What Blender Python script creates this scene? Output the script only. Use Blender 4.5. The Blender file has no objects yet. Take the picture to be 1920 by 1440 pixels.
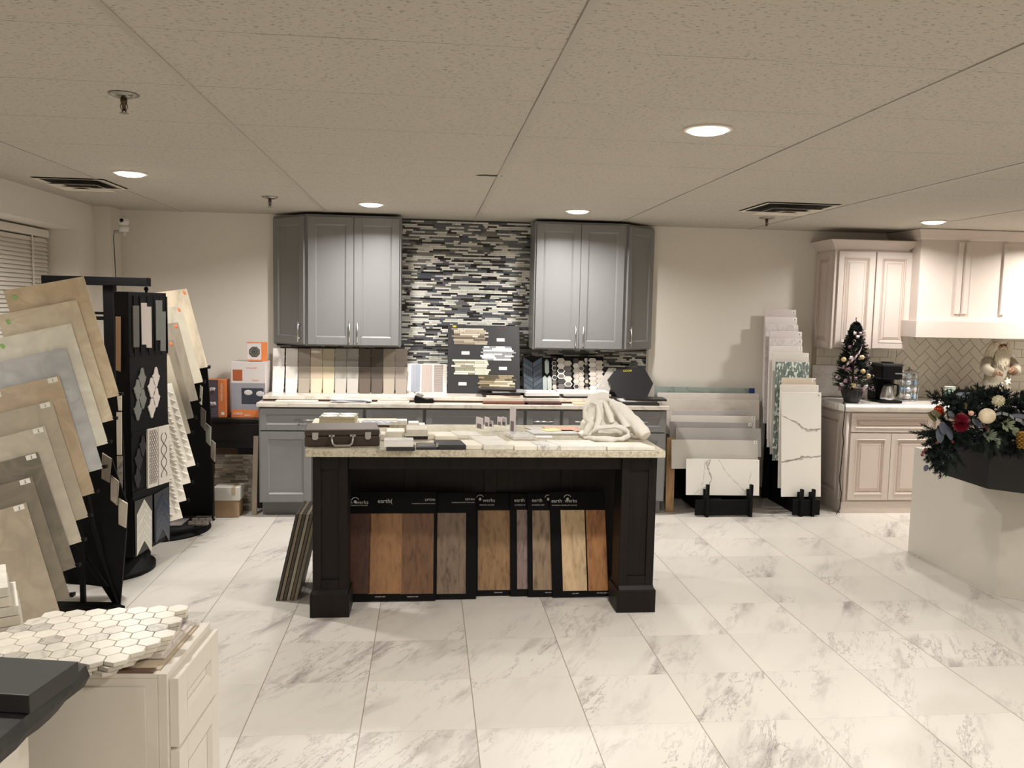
import bpy, bmesh, math, random
from math import sin, cos, pi, radians
from mathutils import Vector as V, Matrix
random.seed(7)
sc = bpy.context.scene
col = sc.collection

# ------------------------------------------------------------------ camera geometry
CAMH = 1.67; F = 1557.0
def _rot(p, y, r):
    cy, sy, cp, sp, cr, sr = cos(y), sin(y), cos(p), sin(p), cos(r), sin(r)
    Rz = Matrix(((cy, -sy, 0), (sy, cy, 0), (0, 0, 1)))
    B = Matrix(((1, 0, 0), (0, 0, -1), (0, 1, 0)))
    Rp = Matrix(((1, 0, 0), (0, cp, -sp), (0, sp, cp)))
    Rr = Matrix(((cr, -sr, 0), (sr, cr, 0), (0, 0, 1)))
    return Rr @ Rp @ B @ Rz
RM = _rot(.0907, .1014, .0205)
def ray(u, v): return RM.transposed() @ V(((u-960)/F, (v-720)/F, 1))
def Y(u, v, y):
    d = ray(u, v); t = y/d.y; return V((t*d.x, y, CAMH+t*d.z))
def Z(u, v, z):
    d = ray(u, v); t = (z-CAMH)/d.z; return V((t*d.x, t*d.y, z))
def X(u, v, x):
    d = ray(u, v); t = x/d.x; return V((x, t*d.y, CAMH+t*d.z))

cam = bpy.data.cameras.new('camera'); co = bpy.data.objects.new('camera', cam); col.objects.link(co)
cam.sensor_fit = 'HORIZONTAL'; cam.sensor_width = 36; cam.lens = F/1920*36; cam.clip_start = .05
Rc = Matrix((RM[0], -RM[1], -RM[2])).transposed()
co.matrix_world = Matrix.Translation((0, 0, CAMH)) @ Rc.to_4x4()
sc.camera = co

# ------------------------------------------------------------------ materials
def lin(c):
    return tuple(((x/255)/12.92 if x/255 <= .04045 else ((x/255+.055)/1.055)**2.4) for x in c[:3])+(1,)
_mc = {}
def nn(nt, t, **k):
    n = nt.nodes.new(t)
    for a, b in k.items():
        if a.startswith('i_'): n.inputs[a[2:].replace('_', ' ')].default_value = b
        else: setattr(n, a, b)
    return n
def base(name):
    m = bpy.data.materials.new(name); m.use_nodes = True
    return m, m.node_tree, m.node_tree.nodes['Principled BSDF']
def mixc(nt, fac, a, b):
    n = nt.nodes.new('ShaderNodeMix'); n.data_type = 'RGBA'
    for s, v in ((0, fac), (6, a), (7, b)):
        if isinstance(v, bpy.types.NodeSocket): nt.links.new(v, n.inputs[s])
        else: n.inputs[s].default_value = v
    return n.outputs[2]
def ramp(nt, src, stops):
    r = nt.nodes.new('ShaderNodeValToRGB'); e = r.color_ramp.elements
    e[0].position, e[0].color = stops[0]; e[1].position, e[1].color = stops[-1]
    for p, c in stops[1:-1]: x = e.new(p); x.color = c
    nt.links.new(src, r.inputs[0]); return r
G = lambda v: (v, v, v, 1)
def coords(nt, scale=(1, 1, 1), rot=(0, 0, 0), kind='Object'):
    tc = nt.nodes.new('ShaderNodeTexCoord'); mp = nt.nodes.new('ShaderNodeMapping')
    mp.inputs['Scale'].default_value = scale; mp.inputs['Rotation'].default_value = rot
    nt.links.new(tc.outputs[kind], mp.inputs[0]); return mp.outputs[0]
def M_(rgb, rough=.5, metal=0, noise=.06, scale=30, coat=0, spec=.5, emit=None, bump=0, name=None):
    key = (tuple(rgb), rough, metal, noise, scale, coat, spec, emit, bump)
    if key in _mc: return _mc[key]
    m, nt, b = base(name or 'mat_%d' % len(_mc))
    c = lin(rgb)
    if noise:
        n = nn(nt, 'ShaderNodeTexNoise', i_Scale=scale, i_Detail=4); nt.links.new(coords(nt), n.inputs[0])
        d = tuple(x*(1-noise) for x in c[:3])+(1,); e = tuple(min(1, x*(1+noise)) for x in c[:3])+(1,)
        nt.links.new(mixc(nt, n.outputs[0], d, e), b.inputs['Base Color'])
        if bump:
            bp = nn(nt, 'ShaderNodeBump', i_Strength=bump, i_Distance=.002); nt.links.new(n.outputs[0], bp.inputs['Height']); nt.links.new(bp.outputs[0], b.inputs['Normal'])
    else: b.inputs['Base Color'].default_value = c
    b.inputs['Roughness'].default_value = rough; b.inputs['Metallic'].default_value = metal
    b.inputs['Coat Weight'].default_value = coat; b.inputs['Specular IOR Level'].default_value = spec
    if emit: b.inputs['Emission Color'].default_value = c; b.inputs['Emission Strength'].default_value = emit
    _mc[key] = m; return m
def marble(rgb, vein, scale=3, amt=.5, rough=.3, w=.04, cloud=.12, rot=(.3, .5, .6)):
    key = ('marb', tuple(rgb), tuple(vein), scale, amt, rough, w)
    if key in _mc: return _mc[key]
    m, nt, b = base('stone'); co_ = coords(nt, (1, 1, 1), rot)
    oi = nt.nodes.new('ShaderNodeObjectInfo'); ad = nn(nt, 'ShaderNodeVectorMath', operation='MULTIPLY_ADD')
    cmb = nt.nodes.new('ShaderNodeCombineXYZ')
    for i in range(3): nt.links.new(oi.outputs['Random'], cmb.inputs[i])
    nt.links.new(cmb.outputs[0], ad.inputs[0]); ad.inputs[1].default_value = (37, 23, 51); nt.links.new(co_, ad.inputs[2])
    n1 = nn(nt, 'ShaderNodeTexNoise', i_Scale=scale, i_Detail=6, i_Distortion=1.2); nt.links.new(ad.outputs[0], n1.inputs[0])
    n2 = nn(nt, 'ShaderNodeTexNoise', i_Scale=scale*2.2, i_Detail=8); nt.links.new(ad.outputs[0], n2.inputs[0])
    r1 = ramp(nt, n1.outputs[0], [(.5-w, G(0)), (.5, G(amt)), (.5+w, G(0))])
    c = lin(rgb); lo = tuple(x*(1-cloud) for x in c[:3])+(1,); hi = tuple(min(1, x*(1+cloud*.6)) for x in c[:3])+(1,)
    r2 = ramp(nt, n2.outputs[0], [(.3, lo), (.7, hi)])
    nt.links.new(mixc(nt, r1.outputs[0], r2.outputs[0], lin(vein)), b.inputs['Base Color'])
    b.inputs['Roughness'].default_value = rough; _mc[key] = m; return m
def wood(rgb, dark, scale=8, rough=.45, stretch=26, axis=2, coat=0):
    key = ('wood', tuple(rgb), tuple(dark), scale, rough, axis)
    if key in _mc: return _mc[key]
    m, nt, b = base('wood'); s = [stretch]*3; s[axis] = 1
    v = coords(nt, tuple(s)); oi = nt.nodes.new('ShaderNodeObjectInfo'); ad = nn(nt, 'ShaderNodeVectorMath', operation='ADD')
    mu = nn(nt, 'ShaderNodeMath', operation='MULTIPLY'); mu.inputs[1].default_value = 40
    nt.links.new(oi.outputs['Random'], mu.inputs[0]); nt.links.new(v, ad.inputs[0]); nt.links.new(mu.outputs[0], ad.inputs[1])
    n = nn(nt, 'ShaderNodeTexNoise', i_Scale=scale*.22, i_Detail=9, i_Roughness=.6, i_Distortion=.35); nt.links.new(ad.outputs[0], n.inputs[0])
    r = ramp(nt, n.outputs[0], [(.3, lin(dark)), (.46, tuple(a*.65+c*.35 for a, c in zip(lin(rgb), lin(dark)))), (.66, lin(rgb))])
    nt.links.new(r.outputs[0], b.inputs['Base Color']); b.inputs['Roughness'].default_value = rough
    b.inputs['Coat Weight'].default_value = coat
    _mc[key] = m; return m
def granite(rgb, sp1, sp2, scale=90, rough=.25):
    key = ('gran', tuple(rgb), tuple(sp1)); 
    if key in _mc: return _mc[key]
    m, nt, b = base('granite'); v = coords(nt)
    a = nn(nt, 'ShaderNodeTexNoise', i_Scale=scale, i_Detail=3); c = nn(nt, 'ShaderNodeTexNoise', i_Scale=scale*.25, i_Detail=5)
    nt.links.new(v, a.inputs[0]); nt.links.new(v, c.inputs[0])
    ra = ramp(nt, a.outputs[0], [(.42, G(0)), (.6, G(1))]); rc = ramp(nt, c.outputs[0], [(.45, G(0)), (.7, G(.7))])
    x = mixc(nt, ra.outputs[0], lin(rgb), lin(sp1)); nt.links.new(mixc(nt, rc.outputs[0], x, lin(sp2)), b.inputs['Base Color'])
    b.inputs['Roughness'].default_value = rough; _mc[key] = m; return m

WALL = M_((229, 223, 213), .85, noise=.02, scale=60)
WHITE = M_((232, 226, 216), .45, noise=.02)
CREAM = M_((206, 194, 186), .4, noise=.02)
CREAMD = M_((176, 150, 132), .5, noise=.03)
GRAY = M_((127, 127, 127), .38, noise=.025)
GRAYK = M_((114, 114, 113), .45, noise=.03)
DARKW = wood((29, 23, 20), (13, 10, 10), 9, .5)
DARKW.node_tree.nodes['Principled BSDF'].inputs['Specular IOR Level'].default_value = .22
BLACK = M_((9, 9, 10), .5, noise=.05, spec=.18)
BLACKM = M_((10, 10, 11), .6, noise=.1, scale=80, spec=.18)
STEEL = M_((190, 190, 188), .28, 1, noise=.03)
CHROME = M_((210, 210, 212), .15, 1, noise=0)
PAPER = M_((238, 236, 232), .8, noise=.02)
STICK = M_((246, 244, 236), .6, noise=0)
INK = M_((30, 28, 28), .7, noise=0)
TEXTW = M_((200, 200, 198), .6, noise=0)

# ------------------------------------------------------------------ mesh collector
class MB:
    def __init__(s, xf=None): s.v = []; s.f = []; s.mi = []; s.m = xf or Matrix.Identity(4); s.k = 0; s.sm = []
    def add(s, vs, fs, mi=None, smooth=False):
        o = len(s.v); s.v += [s.m @ V(p) for p in vs]
        for f in fs: s.f.append([o+i for i in f]); s.mi.append(s.k if mi is None else mi); s.sm.append(smooth)
        return s
    def box(s, x0, x1, y0, y1, z0, z1, mi=None):
        return s.add([(x0,y0,z0),(x1,y0,z0),(x1,y1,z0),(x0,y1,z0),(x0,y0,z1),(x1,y0,z1),(x1,y1,z1),(x0,y1,z1)],
                     [(0,3,2,1),(4,5,6,7),(0,1,5,4),(1,2,6,5),(2,3,7,6),(3,0,4,7)], mi)
    def prism(s, poly, ax, a, b, mi=None):       # poly 2-D extruded along axis ax from a to b
        n = len(poly)
        def pt(p, t): return {0: (t, p[0], p[1]), 1: (p[0], t, p[1]), 2: (p[0], p[1], t)}[ax]
        ar = sum(poly[i][0]*poly[(i+1) % n][1]-poly[(i+1) % n][0]*poly[i][1] for i in range(n))
        if (ar < 0) != (ax == 1): poly = poly[::-1]
        return s.add([pt(p, a) for p in poly]+[pt(p, b) for p in poly],
                     [tuple(range(n))[::-1], tuple(range(n, 2*n))]+[(i, (i+1) % n, n+(i+1) % n, n+i) for i in range(n)], mi)
    def slab(s, q, t, mi=None):                  # q: 4 pts TL,TR,BR,BL seen from the front; thickness t behind
        q = [V(p) for p in q]; n = (q[1]-q[0]).cross(q[3]-q[0]).normalized()
        b = [p+n*t for p in q]
        return s.add(q+b, [(0,3,2,1),(4,5,6,7),(0,1,5,4),(1,2,6,5),(2,3,7,6),(3,0,4,7)], mi)
    def poly(s, pts, t, mi=None):                # planar polygon (seen clockwise from the front) with thickness
        pts = [V(p) for p in pts]; n = V((0, 0, 0)); k = len(pts)
        for i in range(k): n += (pts[i]-pts[0]).cross(pts[(i+1) % k]-pts[0])
        n.normalize(); b = [p+n*t for p in pts]
        return s.add(pts+b, [tuple(range(k))[::-1], tuple(range(k, 2*k))]+[(i, (i+1) % k, k+(i+1) % k, k+i) for i in range(k)], mi)
    def lathe(s, prof, c=(0, 0, 0), seg=24, mi=None, smooth=True, ax=2, sq=1):
        vs = []; fs = []
        for r, z in prof:
            for i in range(seg):
                a = 2*pi*i/seg; x, y = r*cos(a), r*sin(a)*sq
                p = (x, y, z) if ax == 2 else ((x, z, y) if ax == 1 else (z, x, y))
                vs.append((c[0]+p[0], c[1]+p[1], c[2]+p[2]))
        for j in range(len(prof)-1):
            for i in range(seg):
                a, b = j*seg+i, j*seg+(i+1) % seg; fs.append((a, b, b+seg, a+seg) if ax != 1 else (a, a+seg, b+seg, b))
        n = len(prof)
        fs.append(tuple(range(seg))[::-1] if ax != 1 else tuple(range(seg))); fs.append(tuple(range((n-1)*seg, n*seg)) if ax != 1 else tuple(range((n-1)*seg, n*seg))[::-1])
        return s.add(vs, fs, mi, smooth)
    def ball(s, c, r, mi=None, seg=16, rings=10, sc_=(1, 1, 1)):
        vs = [(c[0], c[1], c[2]-r*sc_[2])]; fs = []
        for j in range(1, rings):
            t = -pi/2+pi*j/rings
            for i in range(seg):
                a = 2*pi*i/seg; vs.append((c[0]+r*sc_[0]*cos(t)*cos(a), c[1]+r*sc_[1]*cos(t)*sin(a), c[2]+r*sc_[2]*sin(t)))
        vs.append((c[0], c[1], c[2]+r*sc_[2])); top = len(vs)-1
        for i in range(seg):
            k = (i+1) % seg; fs.append((0, 1+k, 1+i)); b = 1+(rings-2)*seg; fs.append((b+i, b+k, top))
        for j in range(rings-2):
            for i in range(seg):
                a, b = 1+j*seg+i, 1+j*seg+(i+1) % seg; fs.append((a, b, b+seg, a+seg))
        return s.add(vs, fs, mi, True)
    def tube(s, pts, r, mi=None, seg=8, smooth=True):
        pts = [V(p) for p in pts]; n = len(pts); rs = r if isinstance(r, (list, tuple)) else [r]*n
        vs = []; fs = []; up = None
        for i, p in enumerate(pts):
            d = (pts[min(i+1, n-1)]-pts[max(i-1, 0)]).normalized()
            if up is None: up = V((0, 0, 1)) if abs(d.z) < .9 else V((1, 0, 0))
            a = d.cross(up).normalized(); b = a.cross(d).normalized(); up = b
            for k in range(seg): t = 2*pi*k/seg; vs.append(p+a*rs[i]*cos(t)+b*rs[i]*sin(t))
        for i in range(n-1):
            for k in range(seg): a, b = i*seg+k, i*seg+(k+1) % seg; fs.append((a, b, b+seg, a+seg))
        fs.append(tuple(range(seg))[::-1]); fs.append(tuple(range((n-1)*seg, n*seg)))
        return s.add(vs, fs, mi, smooth)
    def build(s, name, mats, parent=None, bevel=0, seg=2, tag=None, kind=None, label=None):
        if not isinstance(mats, (list, tuple)): mats = [mats]
        me = bpy.data.meshes.new(name); o = bpy.data.objects.new(name, me); col.objects.link(o)
        if parent is not None:
            o.parent = parent; pl = wloc(parent); vs = [p-pl for p in s.v]
        else:
            xs, ys, zs = [p.x for p in s.v], [p.y for p in s.v], [p.z for p in s.v]
            pl = V(((min(xs)+max(xs))/2, (min(ys)+max(ys))/2, min(zs))); o.location = pl; vs = [p-pl for p in s.v]
        me.from_pydata(vs, [], s.f)
        for m in mats: me.materials.append(m)
        me.polygons.foreach_set('material_index', s.mi); me.polygons.foreach_set('use_smooth', s.sm)
        me.update()
        if bevel:
            b = o.modifiers.new('bevel', 'BEVEL'); b.width = bevel; b.segments = seg; b.limit_method = 'ANGLE'; b.angle_limit = radians(40)
        if tag: tagit(o, *tag)
        if kind: o['kind'] = kind
        if label: o['label'] = label
        return o
def wloc(o):
    p = V((0, 0, 0))
    while o: p += o.location; o = o.parent
    return p
def tagit(o, label, cat, group=None):
    o['label'] = label; o['category'] = cat
    if group: o['group'] = group
def T(name, label, cat, loc, group=None):
    o = bpy.data.objects.new(name, None); col.objects.link(o); o.location = V(loc); o.empty_display_size = .05
    tagit(o, label, cat, group); return o
def text(s, parent, origin, xd, yd, h, mat, name='lettering', th=.0006, align='LEFT', off=.0008, stretch=1):
    cu = bpy.data.curves.new('t', 'FONT'); cu.body = s; cu.size = 1; cu.extrude = 0; cu.align_x = align; cu.resolution_u = 3
    to = bpy.data.objects.new('t', cu); me = bpy.data.meshes.new_from_object(to)
    bpy.data.objects.remove(to); xd = V(xd).normalized(); yd = V(yd).normalized(); n = xd.cross(yd)
    k = h/.7; pl = wloc(parent) if parent else V((0, 0, 0))
    o = bpy.data.objects.new(name, bpy.data.meshes.new(name)); col.objects.link(o); o.parent = parent
    vs = [V(origin)+xd*v.co.x*k*stretch+yd*v.co.y*k+n*(off+th)-pl for v in me.vertices]
    o.data.from_pydata(vs, [], [list(p.vertices) for p in me.polygons]); o.data.materials.append(mat)
    bpy.data.meshes.remove(me); return o
def bil(q, u, v, off=0):     # u right, v down on quad TL,TR,BR,BL
    q = [V(p) for p in q]; n = (q[3]-q[0]).cross(q[1]-q[0]).normalized()
    return (q[0]*(1-u)+q[1]*u)*(1-v)+(q[3]*(1-u)+q[2]*u)*v+n*off
def sub(q, u0, v0, u1, v1, off=.001): return [bil(q, u0, v0, off), bil(q, u1, v0, off), bil(q, u1, v1, off), bil(q, u0, v1, off)]
def L2W(x, y, z=0, a=0): return Matrix.Translation((x, y, z)) @ Matrix.Rotation(a, 4, 'Z')

# ================================================================== ROOM SHELL
CE = 2.414; YB = 7.22; XL = -2.66; XR = 6.6; YF = -3.2
# floor material
m, nt, b = base('floor_marble_tile'); tc = nt.nodes.new('ShaderNodeTexCoord'); sx = nt.nodes.new('ShaderNodeSeparateXYZ'); nt.links.new(tc.outputs['Object'], sx.inputs[0])
TW, TD, TX, TY = .457, .449, -1.1645, 3.163
def mth(op, a, b_=None, c=None):
    n = nn(nt, 'ShaderNodeMath', operation=op)
    for i, v in enumerate((a, b_, c)):
        if v is None: continue
        if isinstance(v, bpy.types.NodeSocket): nt.links.new(v, n.inputs[i])
        else: n.inputs[i].default_value = v
    return n.outputs[0]
ux = mth('DIVIDE', mth('SUBTRACT', sx.outputs[0], TX), TW); uy = mth('DIVIDE', mth('SUBTRACT', sx.outputs[1], TY), TD)
ix, iy = mth('FLOOR', ux), mth('FLOOR', uy); fx, fy = mth('FRACT', ux), mth('FRACT', uy)
dx = mth('MULTIPLY', mth('MINIMUM', fx, mth('SUBTRACT', 1, fx)), TW); dy = mth('MULTIPLY', mth('MINIMUM', fy, mth('SUBTRACT', 1, fy)), TD)
gx = mth('LESS_THAN', dx, .0022); gy = mth('LESS_THAN', dy, .0011)
cid = nt.nodes.new('ShaderNodeCombineXYZ'); nt.links.new(ix, cid.inputs[0]); nt.links.new(iy, cid.inputs[1])
wn = nt.nodes.new('ShaderNodeTexWhiteNoise'); nt.links.new(cid.outputs[0], wn.inputs[0])
def scaled(sock, s, addto):
    a = nn(nt, 'ShaderNodeVectorMath', operation='MULTIPLY_ADD'); nt.links.new(sock, a.inputs[0]); a.inputs[1].default_value = s; nt.links.new(addto, a.inputs[2]); return a.outputs[0]
mp = nt.nodes.new('ShaderNodeMapping'); mp.vector_type = 'TEXTURE'; mp.inputs['Rotation'].default_value = (0, 0, radians(60)); mp.inputs['Scale'].default_value = (4.0, 1, 1)
nt.links.new(tc.outputs['Object'], mp.inputs[0]); pv = scaled(wn.outputs['Color'], (7, 9, 5), mp.outputs[0])
n1 = nn(nt, 'ShaderNodeTexNoise', i_Scale=6.5, i_Detail=9, i_Roughness=.66, i_Distortion=.35); nt.links.new(pv, n1.inputs[0])
n2 = nn(nt, 'ShaderNodeTexNoise', i_Scale=2.6, i_Detail=3, i_Distortion=.6); nt.links.new(pv, n2.inputs[0])
n3 = nn(nt, 'ShaderNodeTexNoise', i_Scale=9, i_Detail=6, i_Roughness=.7, i_Distortion=.45); nt.links.new(pv, n3.inputs[0])
v1 = ramp(nt, n1.outputs[0], [(.51, G(0)), (.6, G(.5)), (.69, G(1))])
zone = ramp(nt, n2.outputs[0], [(.48, G(0)), (.62, G(1))])
v2 = ramp(nt, n3.outputs[0], [(.485, G(0)), (.5, G(1)), (.515, G(0))])
fac1 = mth('MULTIPLY', v1.outputs[0], mth('ADD', mth('MULTIPLY', zone.outputs[0], .85), .15))
fac2 = mth('MULTIPLY', mth('MULTIPLY', v2.outputs[0], zone.outputs[0]), .65)
tint = nt.nodes.new('ShaderNodeSeparateXYZ'); nt.links.new(wn.outputs['Color'], tint.inputs[0])
bc = mixc(nt, tint.outputs[0], lin((212, 207, 199)), lin((201, 196, 188)))
bc = mixc(nt, fac1, bc, lin((138, 129, 128))); bc = mixc(nt, fac2, bc, lin((108, 100, 98)))
bc = mixc(nt, mth('MULTIPLY', gy, .3), bc, lin((140, 128, 112))); bc = mixc(nt, mth('MULTIPLY', gx, .85), bc, lin((140, 128, 112)))
nt.links.new(bc, b.inputs['Base Color']); b.inputs['Roughness'].default_value = .36; b.inputs['Specular IOR Level'].default_value = .35
FLOOR = m
f = MB().box(0, XR-XL+.4, 0, YB-YF+.2, -.1, 0); f.v = [p+V((XL-.3, YF-.1, 0)) for p in f.v]
fo = f.build('floor', FLOOR, kind='structure')
# make object coords = world coords
off = fo.location.copy(); fo.data.transform(Matrix.Translation(off)); fo.location = (0, 0, 0)
# ceiling
m, nt, b = base('ceiling_acoustic_tile'); tc = nt.nodes.new('ShaderNodeTexCoord'); sx = nt.nodes.new('ShaderNodeSeparateXYZ'); nt.links.new(tc.outputs['Object'], sx.inputs[0])
CX, CY = -.832, 1.83
uy = mth('DIVIDE', mth('SUBTRACT', sx.outputs[1], CY), .6096); fy = mth('FRACT', uy); dy = mth('MULTIPLY', mth('MINIMUM', fy, mth('SUBTRACT', 1, fy)), .6096)
gy = mth('LESS_THAN', dy, .0018)
ux = mth('DIVIDE', mth('SUBTRACT', sx.outputs[0], CX-.013), 1.2192); fx = mth('FRACT', ux); dx = mth('MULTIPLY', mth('MINIMUM', fx, mth('SUBTRACT', 1, fx)), 1.2192); gx = mth('LESS_THAN', dx, .0022)
nz = nn(nt, 'ShaderNodeTexNoise', i_Scale=1.7, i_Detail=2); nt.links.new(tc.outputs['Object'], nz.inputs[0]); gn = ramp(nt, nz.outputs[0], [(.35, G(.25)), (.65, G(1))])
mp = nt.nodes.new('ShaderNodeMapping'); mp.inputs['Scale'].default_value = (60, 115, 60); nt.links.new(tc.outputs['Object'], mp.inputs[0])
vo = nn(nt, 'ShaderNodeTexNoise', i_Scale=1.0, i_Detail=3, i_Roughness=.6); nt.links.new(mp.outputs[0], vo.inputs[0])
pit = ramp(nt, vo.outputs[0], [(.57, G(0)), (.66, G(1))])
bc = mixc(nt, mth('MULTIPLY', pit.outputs[0], .6), lin((188, 182, 171)), lin((104, 97, 87)))
bc = mixc(nt, mth('MULTIPLY', mth('MAXIMUM', gy, gx), mth('MULTIPLY', gn.outputs[0], .75)), bc, lin((70, 60, 50)))
nt.links.new(bc, b.inputs['Base Color']); b.inputs['Roughness'].default_value = .95
bp = nn(nt, 'ShaderNodeBump', i_Strength=.25, i_Distance=.003); bp.invert = True; nt.links.new(pit.outputs[0], bp.inputs['Height']); nt.links.new(bp.outputs[0], b.inputs['Normal'])
CEIL = m; TBAR = M_((177, 171, 160), .5, noise=.02)
f = MB().box(XL-.3, XR+.1, YF-.1, YB+.1, CE, CE+.1, 0)
for i in range(-1, 7):
    x = CX+1.2192*i
    if x > XL: f.box(x-.011, x+.011, YF, YB, CE-.0035, CE+.001, 1)
fo = f.build('ceiling', [CEIL, TBAR], kind='structure')
off = fo.location.copy(); fo.data.transform(Matrix.Translation(off)); fo.location = (0, 0, 0)
MB().box(XL-.3, XR+.1, YB, YB+.12, 0, CE).build('wall_back', WALL, kind='structure')
MB().box(XR, XR+.1, YF, YB, 0, CE).build('wall_right', WALL, kind='structure')
MB().box(XL-.3, XR+.1, YF-.1, YF, 0, CE).build('wall_front', WALL, kind='structure')
f = MB(); WY0, WY1, WZ0, WZ1 = 4.3, 6.69, .85, 2.2
f.box(XL-.3, XL, YF, WY0, 0, CE).box(XL-.3, XL, WY1, YB, 0, CE).box(XL-.3, XL, WY0, WY1, 0, WZ0).box(XL-.3, XL, WY0, WY1, WZ1, CE)
f.box(XL, -2.53, 7.0, YB, 0, CE)
f.build('wall_left', WALL, kind='structure')
f = MB(); FR = WHITE
f.box(-2.96, -2.93, WY0, WY1, WZ0, WZ0+.05).box(-2.96, -2.93, WY0, WY1, WZ1-.05, WZ1).box(-2.96, -2.93, WY0, WY0+.05, WZ0, WZ1).box(-2.96, -2.93, WY1-.05, WY1, WZ0, WZ1).box(-2.96, -2.93, 5.47, 5.52, WZ0, WZ1)
w = f.build('window_1', FR, kind='structure')
m, nt, b = base('night_glass'); b.inputs['Base Color'].default_value = lin((20, 24, 32)); b.inputs['Roughness'].default_value = .05
MB().box(-2.955, -2.95, WY0, WY1, WZ0, WZ1).build('pane', m, w)
bl = T('window_blind', 'white horizontal slat blind hanging in the window recess', 'blind', (-2.88, 5.6, WZ0))
MB().box(-2.92, -2.86, WY0+.02, WY1-.02, 2.13, 2.185).build('headrail', WHITE, bl, .004)
f = MB()
for i in range(42):
    z = 2.115-i*.03
    f.slab([(-2.886, WY1-.03, z+.004), (-2.886, WY0+.03, z+.004), (-2.868, WY0+.03, z-.027), (-2.868, WY1-.03, z-.027)], .002)
f.build('slats', WHITE, bl)
f = MB()
for y in (4.6, 5.5, 6.4): f.box(-2.867, -2.864, y, y+.02, .87, 2.13)
f.build('ladder_tape', WHITE, bl)
MB().box(1.95, 3.46, 7.205, YB, 0, .09).build('baseboard_back', M_((120, 112, 102), .5), kind='structure')
MB().box(-2.53, -1.31, 7.205, YB, 0, .09).build('baseboard_left', M_((120, 112, 102), .5), kind='structure')
# torn ceiling tile edge
f = MB(); c = Z(917, 329, CE)
pts = [(-.075, .0), (-.05, .02), (-.02, .012), (.02, .022), (.055, .012), (.07, .03), (.075, -.005), (.05, -.03), (.02, -.022), (-.03, -.028)]
f.prism([(c.x+a, c.y+b_) for a, b_ in pts], 2, CE-.002, CE+.0005); f.build('trim_1', M_((52, 54, 44), .9, noise=.5, scale=60), kind='structure')

# ================================================================== CEILING FIXTURES
LIGHTC = (1, .965, .92)
LENS = M_((255, 246, 232), .5, noise=0, emit=14)
def downlight(x, y, label, power=30, mesh=True):
    if mesh:
        t = T('recessed_downlight', label, 'ceiling light', (x, y, CE), 'recessed ceiling downlights')
        f = MB(); f.lathe([(.098, 0), (.098, -.006), (.08, -.008), (.08, 0)], (x, y, CE), 32); f.build('trim_ring', WHITE, t)
        MB().lathe([(.081, -.001), (.081, -.006), (.07, -.014), (.045, -.02), (.001, -.022)], (x, y, CE), 32).build('lens', LENS, t)  # dome deepened so the lit disk looks taller, imitating bloom
    l = bpy.data.lights.new('downlight_lamp', 'AREA'); l.shape = 'DISK'; l.size = .15; l.energy = power; l.color = LIGHTC if mesh else (1, .95, .875); l.spread = radians(155)
    o = bpy.data.objects.new('downlight_lamp', l); col.objects.link(o); o.location = (x, y, CE-.026)
PW = 27
for (u, v, lb, pw) in ((1327, 242, 'round lit downlight nearest the camera, right of centre ceiling', 1), (244, 324, 'round lit downlight near the left wall vent', 1),
                   (696, 382, 'round lit downlight above the left grey wall cabinet', 1), (1083, 395, 'round lit downlight above the right grey wall cabinet', 1.1),
                   (1750, 415, 'round lit downlight in front of the range hood', .78)):
    p = Z(u, v, CE); downlight(p.x, p.y, lb, PW*pw)
HID = ((-1.6, 2.3, .68), (2.75, 2.35, 1.0), (.9, .5, .8), (-1.7, -1, .55), (1.1, -2.0, .8), (4.4, .6, .8), (5.0, 3.6, .9), (5.35, 6.2, 1.3))
for i, (x, y, k) in enumerate(HID): downlight(x, y, 'round lit downlight outside the picture number', PW*k, mesh=False)
SPR = M_((150, 148, 140), .25, 1, noise=.1)
def sprinkler(u, v, lb, s=1):
    p = Z(u, v, CE); t = T('fire_sprinkler', lb, 'sprinkler', (p.x, p.y, CE), 'ceiling sprinkler heads')
    MB().lathe([(.055*s, -.001), (.055*s, -.004), (.03*s, -.014), (.014*s, -.018), (.002, -.018)], p, 24).build('escutcheon', SPR, t)
    MB().lathe([(.012, -.015), (.012, -.03), (.007, -.034), (.006, -.06)], p, 12).build('body', M_((90, 70, 60), .4, .8), t)
    f = MB()
    for sx_ in (-1, 1): f.tube([p+V((sx_*.007, 0, -.03)), p+V((sx_*.013, 0, -.045)), p+V((sx_*.004, 0, -.068))], .0022, seg=6)
    f.lathe([(.016, -.068), (.016, -.07), (.004, -.072)], p, 16); f.build('deflector', SPR, t)
sprinkler(232, 176, 'chrome sprinkler head nearest the camera on the upper left ceiling', .95)
sprinkler(506, 369, 'small chrome sprinkler head in front of the left back wall')
sprinkler(1438, 408, 'small chrome sprinkler head in front of the right square air vent', 1.1)
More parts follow.
